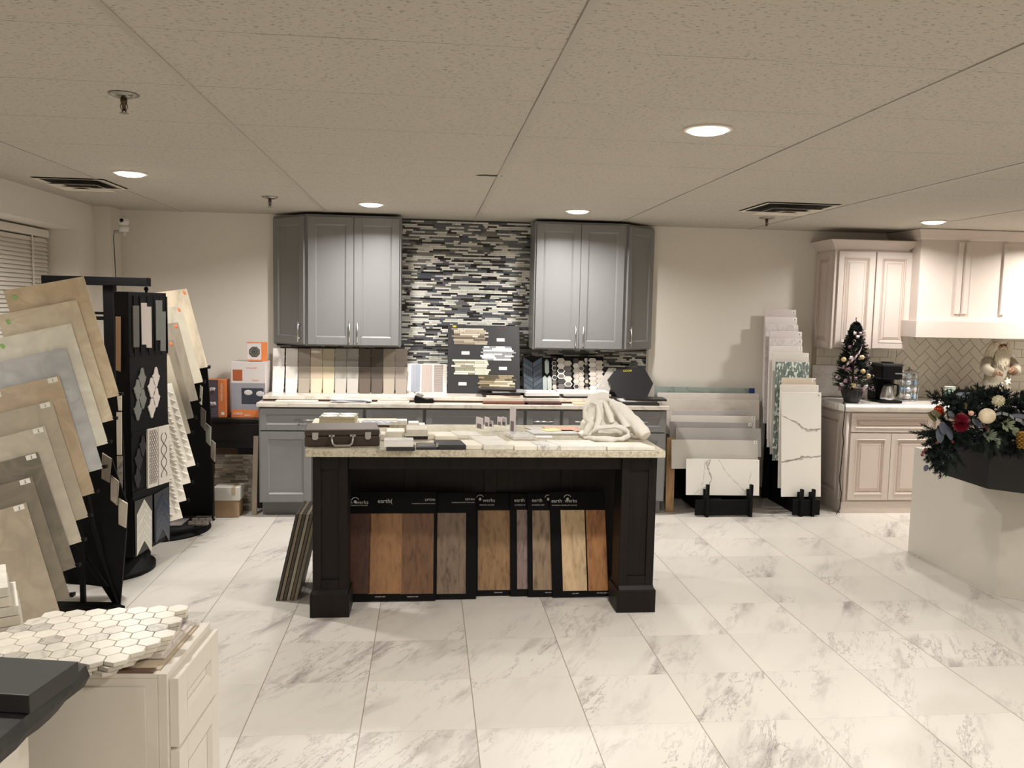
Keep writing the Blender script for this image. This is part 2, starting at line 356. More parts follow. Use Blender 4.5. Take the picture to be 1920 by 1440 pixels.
def vent(cx, cy, s, lb):
    t = T('ceiling_vent', lb, 'air vent', (cx, cy, CE), 'square ceiling air diffusers')
    MB().box(cx-s, cx+s, cy-s, cy+s, CE-.002, CE-.0005).build('backing', M_((24, 22, 20), .9), t)
    f = MB()
    for k, (a, dz) in enumerate(((s, .004), (s*.72, .016), (s*.44, .024), (s*.2, .028))):
        w = .03 if k == 0 else .05; i = a-w; z0, z1 = CE-dz, CE-dz-.016+(.012 if k == 0 else 0)
        o = [(cx-a, cy-a), (cx+a, cy-a), (cx+a, cy+a), (cx-a, cy+a)]; n_ = [(cx-i, cy-i), (cx+i, cy-i), (cx+i, cy+i), (cx-i, cy+i)]
        for q in range(4):
            r_ = (q+1) % 4
            f.slab([(o[r_][0], o[r_][1], z1), (o[q][0], o[q][1], z1), (n_[q][0], n_[q][1], z0-.001), (n_[r_][0], n_[r_][1], z0-.001)], .0015)
    f.box(cx-.06, cx+.06, cy-.06, cy+.06, CE-.032, CE-.03)
    f.build('louvres', M_((214, 206, 192), .5), t)
vent(2.5, 5.69, .26, 'square louvred air vent in the ceiling above the tall tile stand')
vent(-2.22, 5.66, .215, 'square louvred air vent in the ceiling near the window wall')

# ================================================================== CABINETRY HELPERS
def door(parent, xf, w, h, mats, name='door', st=.06, raised=False, th=.02, glaze=None):
    f = MB(xf); d = .009
    f.box(0, st, -th, 0, 0, h).box(w-st, w, -th, 0, 0, h).box(st, w-st, -th, 0, 0, st).box(st, w-st, -th, 0, h-st, h)
    # bevelled inner edge and panel
    i = st; k = .012
    o = [(i, i), (w-i, i), (w-i, h-i), (i, h-i)]; n_ = [(i+k, i+k), (w-i-k, i+k), (w-i-k, h-i-k), (i+k, h-i-k)]
    for q in range(4):
        r_ = (q+1) % 4; f.add([(o[q][0], -th, o[q][1]), (o[r_][0], -th, o[r_][1]), (n_[r_][0], -th+d, n_[r_][1]), (n_[q][0], -th+d, n_[q][1])], [(0, 1, 2, 3)])
    f.box(i+k, w-i-k, -th+d, 0, i+k, h-i-k)
    if raised:
        g = i+k+.004
        if w-2*g > .06 and h-2*g > .03:
            e = min(.02, (h-2*g)*.3)
            def rng(a, ya, b_, yb, mi=None):
                A = [(a, a), (w-a, a), (w-a, h-a), (a, h-a)]; B_ = [(b_, b_), (w-b_, b_), (w-b_, h-b_), (b_, h-b_)]
                for q in range(4):
                    r_ = (q+1) % 4; f.add([(A[q][0], ya, A[q][1]), (A[r_][0], ya, A[r_][1]), (B_[r_][0], yb, B_[r_][1]), (B_[q][0], yb, B_[q][1])], [(0, 1, 2, 3)], mi)
            rng(g, -th+d-.0005, g+e, -th+.001); g2 = g+e
            f.add([(g2, -th+.001, g2), (w-g2, -th+.001, g2), (w-g2, -th+.001, h-g2), (g2, -th+.001, h-g2)], [(0, 1, 2, 3)])
            # moulded bead round the frame
            for a in (st-.012,):
                rng(a, -th-.0005, a+.004, -th-.005); rng(a+.004, -th-.005, a+.010, -th-.0005)
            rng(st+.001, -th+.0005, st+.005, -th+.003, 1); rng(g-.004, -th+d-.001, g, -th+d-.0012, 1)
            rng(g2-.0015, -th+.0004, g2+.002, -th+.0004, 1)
    return f.build(name, mats, parent, .0015)
def bar_handle(parent, xf, L, vertical=True, name='handle'):
    f = MB(xf)
    if vertical:
        f.tube([(0, -.032, 0), (0, -.032, L)], .006, seg=10)
        for z in (L*.18, L*.82): f.tube([(0, 0, z), (0, -.032, z)], .005)
    else:
        f.tube([(0, -.032, 0), (L, -.032, 0)], .006, seg=10)
        for z in (L*.18, L*.82): f.tube([(z, 0, 0), (z, -.032, 0)], .005)
    return f.build(name, STEEL, parent)
GR = [GRAY, GRAYK]
# ---- grey upper cabinets
def upper(side, x0, x1, label):
    z0, z1 = 1.335, 2.392; yf = 6.89; s = side
    t = T('wall_cabinet', label, 'cabinet', ((x0+x1)/2, 7.05, z0), 'grey wall cabinets with bar handles')
    xa, xw = (x0, x0-.315) if s < 0 else (x1, x1+.318)       # angled end
    other = x1 if s < 0 else x0
    if s < 0: poly = [(xw, YB-.001), (xw, YB-.03), (xa, yf), (other, yf), (other, YB-.001)]
    else: poly = [(other, YB-.001), (other, yf), (xa, yf), (xw, YB-.03), (xw, YB-.001)]
    MB().prism(poly, 2, z0, z1).build('body', GR, t, .002)
    w = (x1-x0-.03)/2; h = z1-z0-.03
    if s < 0: dx0 = x0+.012
    else: dx0 = x0+.014
    for k in (0, 1):
        d = door(t, L2W(dx0+k*(w+.004), yf, z0+.012), w, h, GR)
        hx = dx0+(w-.03 if k == 0 else w+.034)
        bar_handle(d, L2W(hx, yf-.02, z0+.03), .17)
    A = V((xa, yf, 0)); B = V((xw, YB-.03, 0)); L = (B-A).length
    if s < 0: o = B; dr = A-B
    else: o = A; dr = B-A
    ang = math.atan2(dr.y, dr.x); w2 = L-.04
    o2 = o+dr.normalized()*.02
    d = door(t, L2W(o2.x, o2.y, z0+.012, ang), w2, h, GR)
    hx = w2-.03 if s < 0 else .03
    f2 = L2W(o2.x, o2.y, z0+.03, ang) @ Matrix.Translation((hx, -.02, 0)); bar_handle(d, f2, .17)
upper(-1, -.983, -.228, 'grey shaker wall cabinet left of the striped mosaic, with angled left end')
upper(1, .868, 1.635, 'grey shaker wall cabinet right of the striped mosaic, with angled right end')
# ---- grey base cabinets
YG = 6.56
units = [(-1.303, -.492, 'leftmost grey base cabinet with wide drawer and bar pull, beside the orange boxes'), (-.489, -.025, 'narrow grey base cabinet behind the briefcase, second from the left'),
         (-.022, .775, 'wide grey drawer base cabinet behind the white sample tiles'), (.778, 1.068, 'slim grey base cabinet with short bar pull, behind the tall acrylic card'),
         (1.071, 1.44, 'grey base cabinet behind the white cloth'), (1.443, 1.94, 'rightmost grey base cabinet beside the marble slabs')]
for n_, (a, b_, lb) in enumerate(units):
    t = T('base_cabinet', lb, 'cabinet', ((a+b_)/2, 6.85, 0), 'grey base cabinets along the back wall')
    MB().box(a, b_, YG, YB-.001, .115, .873).build('body', GR, t, .0015)
    MB().box(a+.01, b_-.01, YG+.075, YG+.09, 0, .115).build('toe_kick', GRAYK, t)
    w = b_-a-.024; dw = door(t, L2W(a+.012, YG, .69), w, .17, GR, 'drawer', st=.045)
    hl = .26 if w > .6 else .16
    if n_ != 2: bar_handle(dw, L2W(a+.012+w/2-hl/2, YG-.02, .775), hl, False)
    if w > .6:
        for k in (0, 1): door(t, L2W(a+.012+k*(w/2+.002), YG, .125), w/2-.002, .555, GR)
    else: door(t, L2W(a+.012, YG, .125), w, .555, GR)
CT = marble((226, 218, 206), (150, 140, 130), 3, .35, .25)
MB().box(-1.315, 1.952, 6.525, YB-.001, .874, .906).build('countertop', CT, None, .003, tag=('long pale stone countertop on the grey base cabinets', 'countertop'))
f = MB().box(-1.29, 1.5, 6.66, 7.2, .9065, .9225, 1).box(-1.29, 1.5, 6.65, 7.2, .9225, .948, 0)
f.build('stone_ledge', [CT, wood((92, 62, 48), (50, 34, 28), 8)], None, .0015, tag=('long pale stone board on a brown wooden strip, lying on the back countertop', 'board'))
LZ = .948
# ---- mosaic backsplash
f = MB(); rnd = random.Random(3)
f.box(-1.28, 1.925, YB-.006, YB-.0005, .907, 1.334, 0); f.box(-.229, .869, YB-.006, YB-.0005, 1.334, CE-.001, 0)
def strips(x0, x1, z0, z1, y, f, rnd, ph=.0148, mats=(1, 2, 3, 4, 5, 6), wt=(30, 12, 20, 16, 14, 8), lens=(.028, .05, .08, .11, .14), vert=False):
    z = z0; last = []
    while z+ph <= z1:
        x = x0-rnd.random()*.1
        while x < x1:
            L = rnd.choice(lens); mi = rnd.choices(mats, wt)[0]
            a, b_ = max(x, x0), min(x+L, x1)
            if b_-a > .006: f.box(a+.0006, b_-.0006, y-.003-rnd.random()*.0012, y, z+.0007, z+ph-.0007, mi)
            x += L
        z += ph
strips(-1.28, 1.925, .95, 1.334, YB-.006, f, rnd); strips(-.229, .869, 1.334, CE-.004, YB-.006, f, rnd)
f.box(1.925, 1.945, YB-.012, YB-.0005, .907, 1.36, 2)
MOS = [M_((60, 58, 58), .8), marble((226, 224, 216), (180, 178, 172), 20, .3, .25), M_((196, 198, 192), .2, noise=.08), M_((82, 86, 96), .12, noise=.1, coat=.5), M_((104, 104, 106), .3, noise=.1), M_((24, 22, 24), .1, noise=.1, coat=.6), M_((128, 128, 118), .15, noise=.1)]
f.build('mosaic_backsplash', MOS, tag=('black, grey and white strip mosaic tiled on the back wall between the grey cabinets', 'backsplash'))

# ================================================================== DARK ISLAND
isl = T('display_island', 'dark stained wooden island with square posts holding flooring sample boards', 'island', (.33, 4.85, 0))
def post(x0, x1, y0, y1, name='leg'):
    f = MB(); e = .045; yf = y0
    f.box(x0, x1, yf+.012, y1, .13, .876)
    for (a, b_, c, d) in ((x0, x0+e, .13, .876), (x1-e, x1, .13, .876), (x0+e, x1-e, .13, .2), (x0+e, x1-e, .8, .876)): f.box(a, b_, yf, yf+.012, c, d)
    px0, px1, py0 = x0-.012, x1+.012, yf-.022
    f.box(px0, px1, py0, y1+.012, 0, .128); 
    f.prism([(py0, .128), (y1+.012, .128), (y1, .15), (yf-.001, .15)], 0, x0-.002, x1+.002)
    return f.build(name, DARKW, isl, .003)
post(-.602, -.418, 4.41, 4.585); post(1.066, 1.262, 4.41, 4.585)
f = MB().box(-.59, 1.25, 4.86, 5.27, .09, .876); f.box(-.59, 1.25, 4.92, 5.2, 0, .09); f.build('body', DARKW, isl, .003)
MB().box(-.418, 1.066, 4.43, 4.45, .80, .876).build('apron', DARKW, isl, .002)
f = MB()
for a, b_ in ((-.59, -.52), (-.13, -.06), (.34, .41), (.80, .87), (1.18, 1.25)): f.box(a, b_, 4.848, 4.86, .09, .876)
f.box(-.59, 1.25, 4.85, 4.86, .80, .876); f.build('back_panel_rails', DARKW, isl, .002)
for x0 in (-.59, 1.236): MB().box(x0, x0+.014, 4.585, 4.86, .80, .876).build('side_rail', DARKW, isl, .002)
ITOP = granite((205, 198, 178), (168, 158, 136), (216, 208, 190), 70, .22)
IZ = .915
MB().box(-.632, 1.292, 4.36, 5.33, .8765, IZ).build('countertop', ITOP, isl, .004, label='speckled cream granite countertop')

# ---- flooring sample boards under the island
BOARD = M_((7, 7, 8), .6, noise=.03, spec=.15)
def tx(u, v, y): return Y(u, v, y)
def wboard(u0, u1, v0, v1, yb, label, planks, words, tilt=0, right_round=True, hidl=0):
    yt = yb+.145
    bl_, br_ = Y(u0, v1, yb), Y(u1, v1, yb); z1 = Y((u0+u1)/2, v0, yt).z
    if hidl: bl_.x -= hidl
    zb = .006; bl_.z = br_.z = zb
    tl, tr = V((bl_.x+tilt, yt, z1)), V((br_.x+tilt, yt, z1))
    q = [tl, tr, br_, bl_]
    o = MB().slab(q, .012).build('flooring_sample_board', BOARD, None, .002, tag=(label, 'sample board', 'black flooring sample boards under the island'))
    W = br_.x-bl_.x; x_ax = (tr-tl).normalized(); y_ax = (tl-bl_).normalized()
    def uv(u, v):      # picture point to board fraction
        p0 = Y(u, v, yb+.08); r_ = ray(u, v); n = x_ax.cross(y_ax); t = (bl_-V((0, 0, CAMH))).dot(n)/r_.dot(n); p = V((0, 0, CAMH))+r_*t
        return (p-bl_).dot(x_ax)/W, 1-(p-bl_).dot(y_ax)/(tl-bl_).length
    for (a, b_, c, d, rgb, dk) in planks:
        U0, V0 = uv(a, c); U1, V1 = uv(b_, d); U0 = max(U0, .01); U1 = min(U1, .985)
        MB().slab(sub(q, U0, V0, U1, V1, .003), .003).build('plank_sample', wood(rgb, dk, 8), o)
    for (s, u, v, h, al) in words:
        U, Vv = uv(u, v); text(s, o, bil(q, U, Vv, 0), x_ax, y_ax, h, TEXTW, 'lettering', align=al)
    return o, q, uv, x_ax, y_ax
def swirl(o, q, uv, u, v, xa, ya):
    U, Vv = uv(u, v); c = bil(q, U, Vv, .0015); f = MB()
    pts = [c+xa*.021*cos(t)+ya*(.021*sin(t)+.004) for t in [radians(a) for a in range(25, 166, 14)]]
    f.tube(pts, .0022, seg=5)
    n = xa.cross(ya); f.ball(c, .0085, seg=8, rings=6, sc_=(1, .25, 1.1)); f.build('arc_mark', TEXTW, o)
ES = 'earth\u25cfwerks'
r_ = wboard(893, 972, 925, 1120, 4.682, 'black flooring board with one knotty brown plank, middle of the row', [(896, 958, 957, 1106, (150, 118, 82), (92, 66, 44))], [('werks', 905, 941, .021, 'LEFT'), ('SPIRED BY NATURE', 899, 948, .007, 'LEFT'), ('WOOD 5MM', 926, 1112, .006, 'LEFT')]); swirl(*r_[:3], 900, 936, r_[3], r_[4])
r_ = wboard(957, 1010, 926, 1118, 4.667, 'black flooring board with a narrow mauve grey plank', [(969, 1000, 956, 1104, (142, 122, 116), (86, 70, 68))], [('earth', 964, 941, .021, 'LEFT'), ('FLOORING IN', 965, 948, .007, 'LEFT')])
r_ = wboard(990, 1048, 925, 1119.5, 4.652, 'black flooring board with a narrow taupe plank, left of the pale oak board', [(998, 1042, 957, 1106, (148, 126, 102), (98, 80, 64))], [('earth', 997, 941, .021, 'LEFT'), ('FLOORING INSPI', 997, 948, .007, 'LEFT'), ('OAK 5MM', 1022, 1112, .006, 'LEFT')]); swirl(*r_[:3], 1028, 936, r_[3], r_[4])
r_ = wboard(1036, 1142, 922, 1122, 4.636, 'rightmost black flooring board with pale oak and golden oak planks', [(1054, 1101, 956, 1106, (214, 186, 148), (168, 138, 104)), (1101, 1141, 955, 1105, (178, 126, 80), (122, 78, 46))], [('earth  werks', 1037, 942, .021, 'LEFT'), ('FLOORING INSPIRED BY NATURE', 1038, 948.5, .007, 'LEFT'), ('OAK 5MM', 1073, 1113, .006, 'LEFT'), ('NATURAL OAK 5MM', 1119, 1111, .006, 'LEFT')], tilt=-.012); swirl(*r_[:3], 1067.5, 935, r_[3], r_[4])
r_ = wboard(800, 893, 924, 1128.5, 4.634, 'black flooring board with one weathered grey brown plank', [(820, 873, 962, 1113, (130, 110, 92), (78, 64, 54))], [('GEVAN', 890, 938, .012, 'RIGHT'), ('WATERPROOF LUXURY VINYL PLANK', 890, 943, .0055, 'RIGHT'), ('5.0MM', 890, 1126, .005, 'RIGHT')])
r_ = wboard(657, 817, 922, 1131, 4.615, 'widest black flooring board with dark, tan and mid brown planks at the left post', [(650, 693, 963, 1113, (82, 50, 36), (46, 28, 22)), (693, 752, 963, 1113, (158, 116, 78), (116, 80, 52)), (752, 812, 963, 1113, (120, 86, 60), (74, 50, 34))],
           [('h  werks', 656, 945, .021, 'LEFT'), ('INSPIRED BY NATURE', 657, 949, .007, 'LEFT'), ('earth(', 708, 943, .024, 'LEFT'), ('LIPTON', 816, 939, .012, 'RIGHT'), ('WATERPROOF LUXURY VINYL PLANK', 816, 945, .0055, 'RIGHT'), ('HICKORY 5MM', 703, 1120, .006, 'LEFT'), ('CHESTNUT 5MM', 763, 1120, .006, 'LEFT')], hidl=.05); swirl(*r_[:3], 666, 941, r_[3], r_[4])

# stack of boards against the island's left side
cols = [(120, 112, 96), (92, 84, 70), (150, 142, 124), (70, 66, 58), (128, 116, 96), (60, 56, 50)]
for i in range(6):
    x = -.632-.008-.02*i; 
    q = [V((x+.012, 4.98, .50)), V((x+.012, 4.66, .50)), V((x-.1, 4.66, .004)), V((x-.1, 4.98, .004))]
    MB().slab([q[0], q[1], q[2], q[3]], .016).build('flooring_sample_board', M_(cols[i], .6, noise=.15), None, .001,
        tag=('thin %s board leaning on the left side of the dark island, %s' % (('grey beige', 'olive brown', 'pale beige', 'charcoal', 'tan', 'dark grey')[i], ('against the post', 'second from the post', 'third from the post', 'fourth from the post', 'fifth from the post', 'outermost')[i]), 'sample board', 'boards leaning on the island side'))

# ================================================================== THINGS ON THE ISLAND
def flat(u0, u1, vf, z, d, h, name, mats, tag, skew=0, uvd=None, bevel=.002, parent=None, vb=None):
    """box standing at height z whose front bottom edge runs from (u0,vf) to (u1,vb or vf), going back by d"""
    a = Z(u0, vf, z); b_ = Z(u1, vb or vf, z); dr = (b_-a); dr.z = 0; n = V((-dr.y, dr.x, 0)).normalized()*d+dr.normalized()*skew
    e = .0006
    pts = [a, b_, b_+n, a+n]
    f = MB(); f.prism([(p.x, p.y) for p in pts], 2, z+e, z+h)
    return f.build(name, mats, parent, bevel, tag=tag), pts
# briefcase
a, b_ = Z(571, 838.5, IZ), Z(712, 836.5, IZ); wv = (b_-a).length; bz = IZ+.001
bc_ = T('briefcase', 'dark brown briefcase with chrome latches lying flat on the island corner', 'briefcase', (a+b_)/2+V((0, .12, 0)))
xf = L2W(a.x, a.y, 0, math.atan2(b_.y-a.y, b_.x-a.x))
LEA = M_((62, 50, 42), .55, noise=.06, scale=120, bump=.2); LEAT = M_((92, 80, 68), .55, noise=.1, scale=12)
MB(xf).box(0, wv, 0, .27, bz, bz+.055).build('lower_shell', LEA, bc_, .006)
MB(xf).box(0, wv, 0, .27, bz+.057, bz+.09).build('lid', [LEA], bc_, .006)
MB(xf).box(.008, wv-.008, .008, .262, bz+.0895, bz+.0912).build('lid_panel', LEAT, bc_)
for k in (.1, .8):
    MB(xf).prism([(wv*k, bz+.045), (wv*k+.008, bz+.036), (wv*k+.024, bz+.036), (wv*k+.032, bz+.045), (wv*k+.032, bz+.078), (wv*k, bz+.078)], 1, -.006, -.0005).build('latch', STEEL, bc_, .002)
f = MB(xf); f.box(wv*.32, wv*.32+.03, -.006, 0, bz+.054, bz+.064).box(wv*.6, wv*.6+.03, -.006, 0, bz+.054, bz+.064); x0, x1 = wv*.32+.014, wv*.6+.016
f.tube([(x0, -.006, bz+.058), (x0+.002, -.02, bz+.04), (x0+.006, -.028, bz+.02), (x0+.02, -.032, bz+.010), (x1-.02, -.032, bz+.010), (x1-.006, -.028, bz+.02), (x1-.002, -.02, bz+.04), (x1, -.006, bz+.058)], [.007, .006, .006, .007, .007, .006, .006, .007], seg=10)
f.build('handle', STEEL, bc_)
# pale tray board beneath patterned tiles
flat(583, 745, 799, IZ, .28, .012, 'sample_board', M_((206, 186, 164), .6), ('pale beige board lying on the island behind the briefcase', 'sample board'))
# patterned tiles stack
TZ = IZ+.013
BUFF = M_((190, 178, 150), .7, noise=.1)
def pattern_tile(xf, s, z, h, fancy):
    f = MB(xf); f.box(0, s[0], 0, s[1], z, z+h-.002, 0); f.box(0, s[0], 0, s[1], z+h-.002, z+h, 1)
    if fancy:
        zt = z+h; 
        for cx_, cy_ in [(s[0]*i/2, s[1]*j/2) for i in range(3) for j in range(3)]:
            for k in range(8):
                a_ = k*pi/4; r0, r1 = .008, .052 if k % 2 == 0 else .034; pts = []
                for (r, da) in ((r0, 0), ((r0+r1)/2, .36), (r1, 0), ((r0+r1)/2, -.36)):
                    x, y = cx_+r*cos(a_+da), cy_+r*sin(a_+da); pts.append((min(max(x, 0), s[0]), min(max(y, 0), s[1]), zt+.0004))
                f.add(pts, [(0, 1, 2, 3)], 2)
    return f
a = Z(603, 797, TZ)
for i in range(6):
    xf = L2W(a.x+rnd.uniform(-.006, .006), 5.08+rnd.uniform(-.006, .006), 0, rnd.uniform(-.02, .02))
    pattern_tile(xf, (.215, .2), TZ+.0005+i*.011, .0105, i == 5).build('cement_tile', [BUFF, M_((228, 224, 206), .6), M_((62, 74, 86), .6)], None, .001,
        tag=('white tile with dark blue petal pattern, top of the stack behind the briefcase' if i == 5 else 'buff tile edge in the stack behind the briefcase, %s' % ('lowest', 'second from the bottom', 'third from the bottom', 'third from the top', 'second from the top')[i], 'tile', 'stacked patterned cement tiles'))
# diamond mosaic sheet
a = Z(676, 797, TZ); f = MB(); x0, y0, W, D = a.x, a.y+.0, .235, .19
f.box(x0, x0+W, y0, y0+D, TZ+.0006, TZ+.006, 0)
DM = [M_((230, 230, 228), .3), M_((176, 184, 200), .3), M_((150, 150, 152), .3), M_((238, 238, 236), .25)]
nx, ny = 5, 8
for i in range(nx*2+1):
    for j in range(ny+1):
        if (i+j) % 2: continue
        cx_, cy_ = x0+W*i/(nx*2), y0+D*j/ny; hx, hy = W/(nx*2)*.94, D/ny*.94
        pts = [(min(max(cx_+dx_, x0), x0+W), min(max(cy_+dy_, y0), y0+D), TZ+.0075) for dx_, dy_ in ((-hx, 0), (0, -hy), (hx, 0), (0, hy))]
        f.add(pts, [(0, 1, 2, 3)], 1+((i*3+j) % 3))
f.build('mosaic_sheet', DM, tag=('blue grey and white diamond mosaic sheet lying beside the patterned tile stack', 'mosaic sheet'))
WT = marble((236, 232, 222), (190, 184, 174), 5, .25, .3); WT2 = marble((228, 226, 220), (178, 174, 168), 5, .45, .25); WT3 = M_((240, 234, 220), .35, noise=.02)
SL = M_((44, 44, 48), .35, noise=.1); WB = M_((238, 236, 232), .5, noise=.02)
g1 = 'tile samples laid out on the island'
def fl(u0, u1, vf, d, h, mat, lb, z=IZ, name='tile_sample', grp=g1, cat='tile', **k): return flat(u0, u1, vf, z, d, h, name, mat, (lb, cat, grp), **k)
fl(745, 763, 797, .08, .03, WB, 'small white box behind the blue grey diamond mosaic sheet', name='sample_box', cat='box')
fl(766, 785, 800, .08, .026, WB, 'small white box right behind the raised white stone block', name='sample_box', cat='box')
fl(786, 797, 801, .09, .016, WT3, 'tiny cream tile chip behind the white stone block')
fl(713, 722, 826, .12, .034, WT3, 'pale rough edged tile squeezed beside the briefcase')
o, p_ = fl(724, 759, 823, .13, .045, WT3, 'cream tile block between briefcase and grey stone block', bevel=.008)
fl(730, 762, 812, .12, .05, granite((176, 168, 150), (140, 130, 116), (200, 194, 180), 60), 'speckled grey brown stone block behind the cream block', name='stone_sample', cat='stone sample')
fl(762, 801, 824, .13, .018, SL, 'black slate tile under the raised white stone block')
fl(762, 802, 818.5, .17, .04, marble((226, 220, 208), (200, 192, 180), 9, .2), 'raised off white stone block resting on a black slate tile', z=IZ+.0185, name='stone_sample', cat='stone sample')
fl(802, 815, 824, .1, .03, WT3, 'small cream tile block right of the raised stone block')
fl(724, 778, 846, .09, .02, SL, 'black box under the white marble box at the front edge', name='sample_box', cat='box')
o, p_ = fl(720, 775, 838.5, .1, .034, WB, 'white box with marble top stacked on the black box', z=IZ+.0205, name='sample_box', cat='box')
MB().prism([(p.x*.98+.02*p_[0].x, p.y) for p in p_], 2, IZ+.0545, IZ+.056).build('lid_face', WT2, o)
o, p_ = fl(780, 820, 843.5, .15, .014, SL, 'dark slate tile with thin white stripes beside the black box')
f = MB()
for k in (.35, .62): f.slab([V((p_[0].x+.01, p_[0].y+.15*k, IZ+.0149)), V((p_[1].x+.03, p_[0].y+.15*k+.04, IZ+.0149)), V((p_[1].x+.03, p_[0].y+.15*k+.037, IZ+.0149)), V((p_[0].x+.01, p_[0].y+.15*k-.003, IZ+.0149))], .0005)
f.build('stripe_inlay', STICK, o)
fl(822, 874, 843.5, .17, .026, SL, 'black flat sample box at the front edge of the island', skew=-.02, name='sample_box', cat='box')
MB().box(*(lambda c: (c.x-.006, c.x+.006, c.y-.004, c.y+.01))(Z(820, 843, IZ)), IZ+.0145, IZ+.034).build('clip', STEEL, None, tag=('small metal clip beside the black flat box', 'clip'))
zz = IZ
fl(816, 858, 825, .17, .022, WT3, 'cream tile board behind the black flat box', skew=-.03)
fl(858, 905, 823, .17, .022, WT, 'pale tile board behind the second row, left of the acrylic cards', skew=-.03)
fl(869, 918, 843, .17, .024, WT3, 'cream tile board right of the black flat box at the front edge', skew=-.045)
fl(907, 963, 844, .3, .03, WT, 'long white tile board in front of the small acrylic cards', skew=-.06)
fl(963, 1006, 825, .17, .022, WT2, 'grey white marble tile in the back row right of the tall acrylic card', skew=-.03)
fl(964.5, 1007, 844.5, .16, .024, WT3, 'cream tile at the front edge right of the long white board', skew=-.02)
fl(1008, 1050, 844.5, .16, .024, marble((232, 228, 220), (150, 146, 142), 4, .7), 'white tile with grey diagonal vein at the front edge', skew=-.03)
fl(1051, 1136, 845, .2, .026, WT, 'wide pale marble tile at the front edge in front of the white cloth', skew=-.05)
fl(1139, 1228, 844.5, .15, .02, WT, 'pale marble tile at the right end of the island front edge', skew=-.04)
fl(1004, 1036, 823, .04, .014, WB, 'small white strip tile behind the front row')
fl(1000, 1090, 816, .14, .012, M_((190, 188, 182), .5), 'grey flat tile behind the front row, left of the cloth', skew=-.03)
o, p_ = fl(1010, 1096, 812, .22, .006, M_((176, 172, 164), .5), 'open grey folder under the colourful brochure', name='folder', cat='folder', skew=-.06)
# brochure
a = Z(1030, 810, IZ+.007)
BR = base('brochure_print'); m, nt, b = BR; n = nn(nt, 'ShaderNodeTexNoise', i_Scale=14, i_Detail=3, i_Distortion=1); nt.links.new(coords(nt, (1, 2.5, 1)), n.inputs[0])
r_ = ramp(nt, n.outputs[0], [(.3, lin((222, 212, 196))), (.45, lin((196, 120, 88))), (.55, lin((216, 178, 150))), (.62, lin((90, 70, 66))), (.72, lin((226, 214, 200)))]); nt.links.new(r_.outputs[0], b.inputs['Base Color'])
MB(L2W(a.x, a.y, 0, .08)).box(0, .22, 0, .2, IZ+.0066, IZ+.012).build('brochure', m, None, tag=('brochure with orange brown cover print lying on the grey folder', 'brochure'))
MB(L2W(a.x-.02, a.y-.01, 0, .25)).box(0, .1, -.005, .09, IZ+.0125, IZ+.015).build('notepad', M_((226, 214, 150), .7), None, tag=('small pale yellow notepad on the brochure corner', 'notepad'))
# acrylic cards
ACR = base('clear_acrylic')[0]; b = ACR.node_tree.nodes['Principled BSDF']; b.inputs['Transmission Weight'].default_value = .85; b.inputs['Roughness'].default_value = .08; b.inputs['Base Color'].default_value = (.9, .88, .9, 1); b.inputs['IOR'].default_value = 1.3
CARD = M_((222, 214, 218), .4, noise=.02)
def card(u, v0, v1, y, wdt, lb, tall=False):
    p0 = Z(u, v1, IZ); top = Y(u, v0, p0.y).z; x, yy = p0.x, p0.y
    t = T('acrylic_card', lb, 'card holder', (x, yy, IZ), 'clear acrylic cards standing on the island')
    A = V((x, yy, 0)); B = V((x+wdt*.62, yy-wdt*.9, 0)); zb = IZ+.0295 if not tall else IZ+.026
    q = [A+V((0, 0, top)), B+V((0, 0, top-.004)), B+V((0, 0, zb)), A+V((0, 0, zb))]
    MB().slab(q, .004).build('panel', CARD, t, .001)
    MB().slab(sub(q, .2, .55, .8, .95, .0008), .0006).build('print', M_((120, 112, 116), .6, noise=.4, scale=90), t)
    MB().slab([q[0]+V((.006, .006, 0)), q[1]+V((.006, .006, 0)), q[2]+V((.006, .006, 0)), q[3]+V((.006, .006, 0))], .002).build('clear_back', ACR, t)
card(892, 781, 812, 0, .06, 'white acrylic card standing leftmost of the small cards')
card(908, 781, 808, 0, .04, 'small acrylic card, second from the left, behind the long white board')
card(914, 787, 808, 0, .045, 'small acrylic card, third from the left, in front of its neighbour')
card(932, 781, 806, 0, .04, 'small acrylic card, fourth from the left')
card(940, 781, 806, 0, .04, 'small acrylic card, fifth from the left, nearest the tall one')
card(955, 762, 818, 0, .045, 'tall narrow acrylic card standing on the island', True)
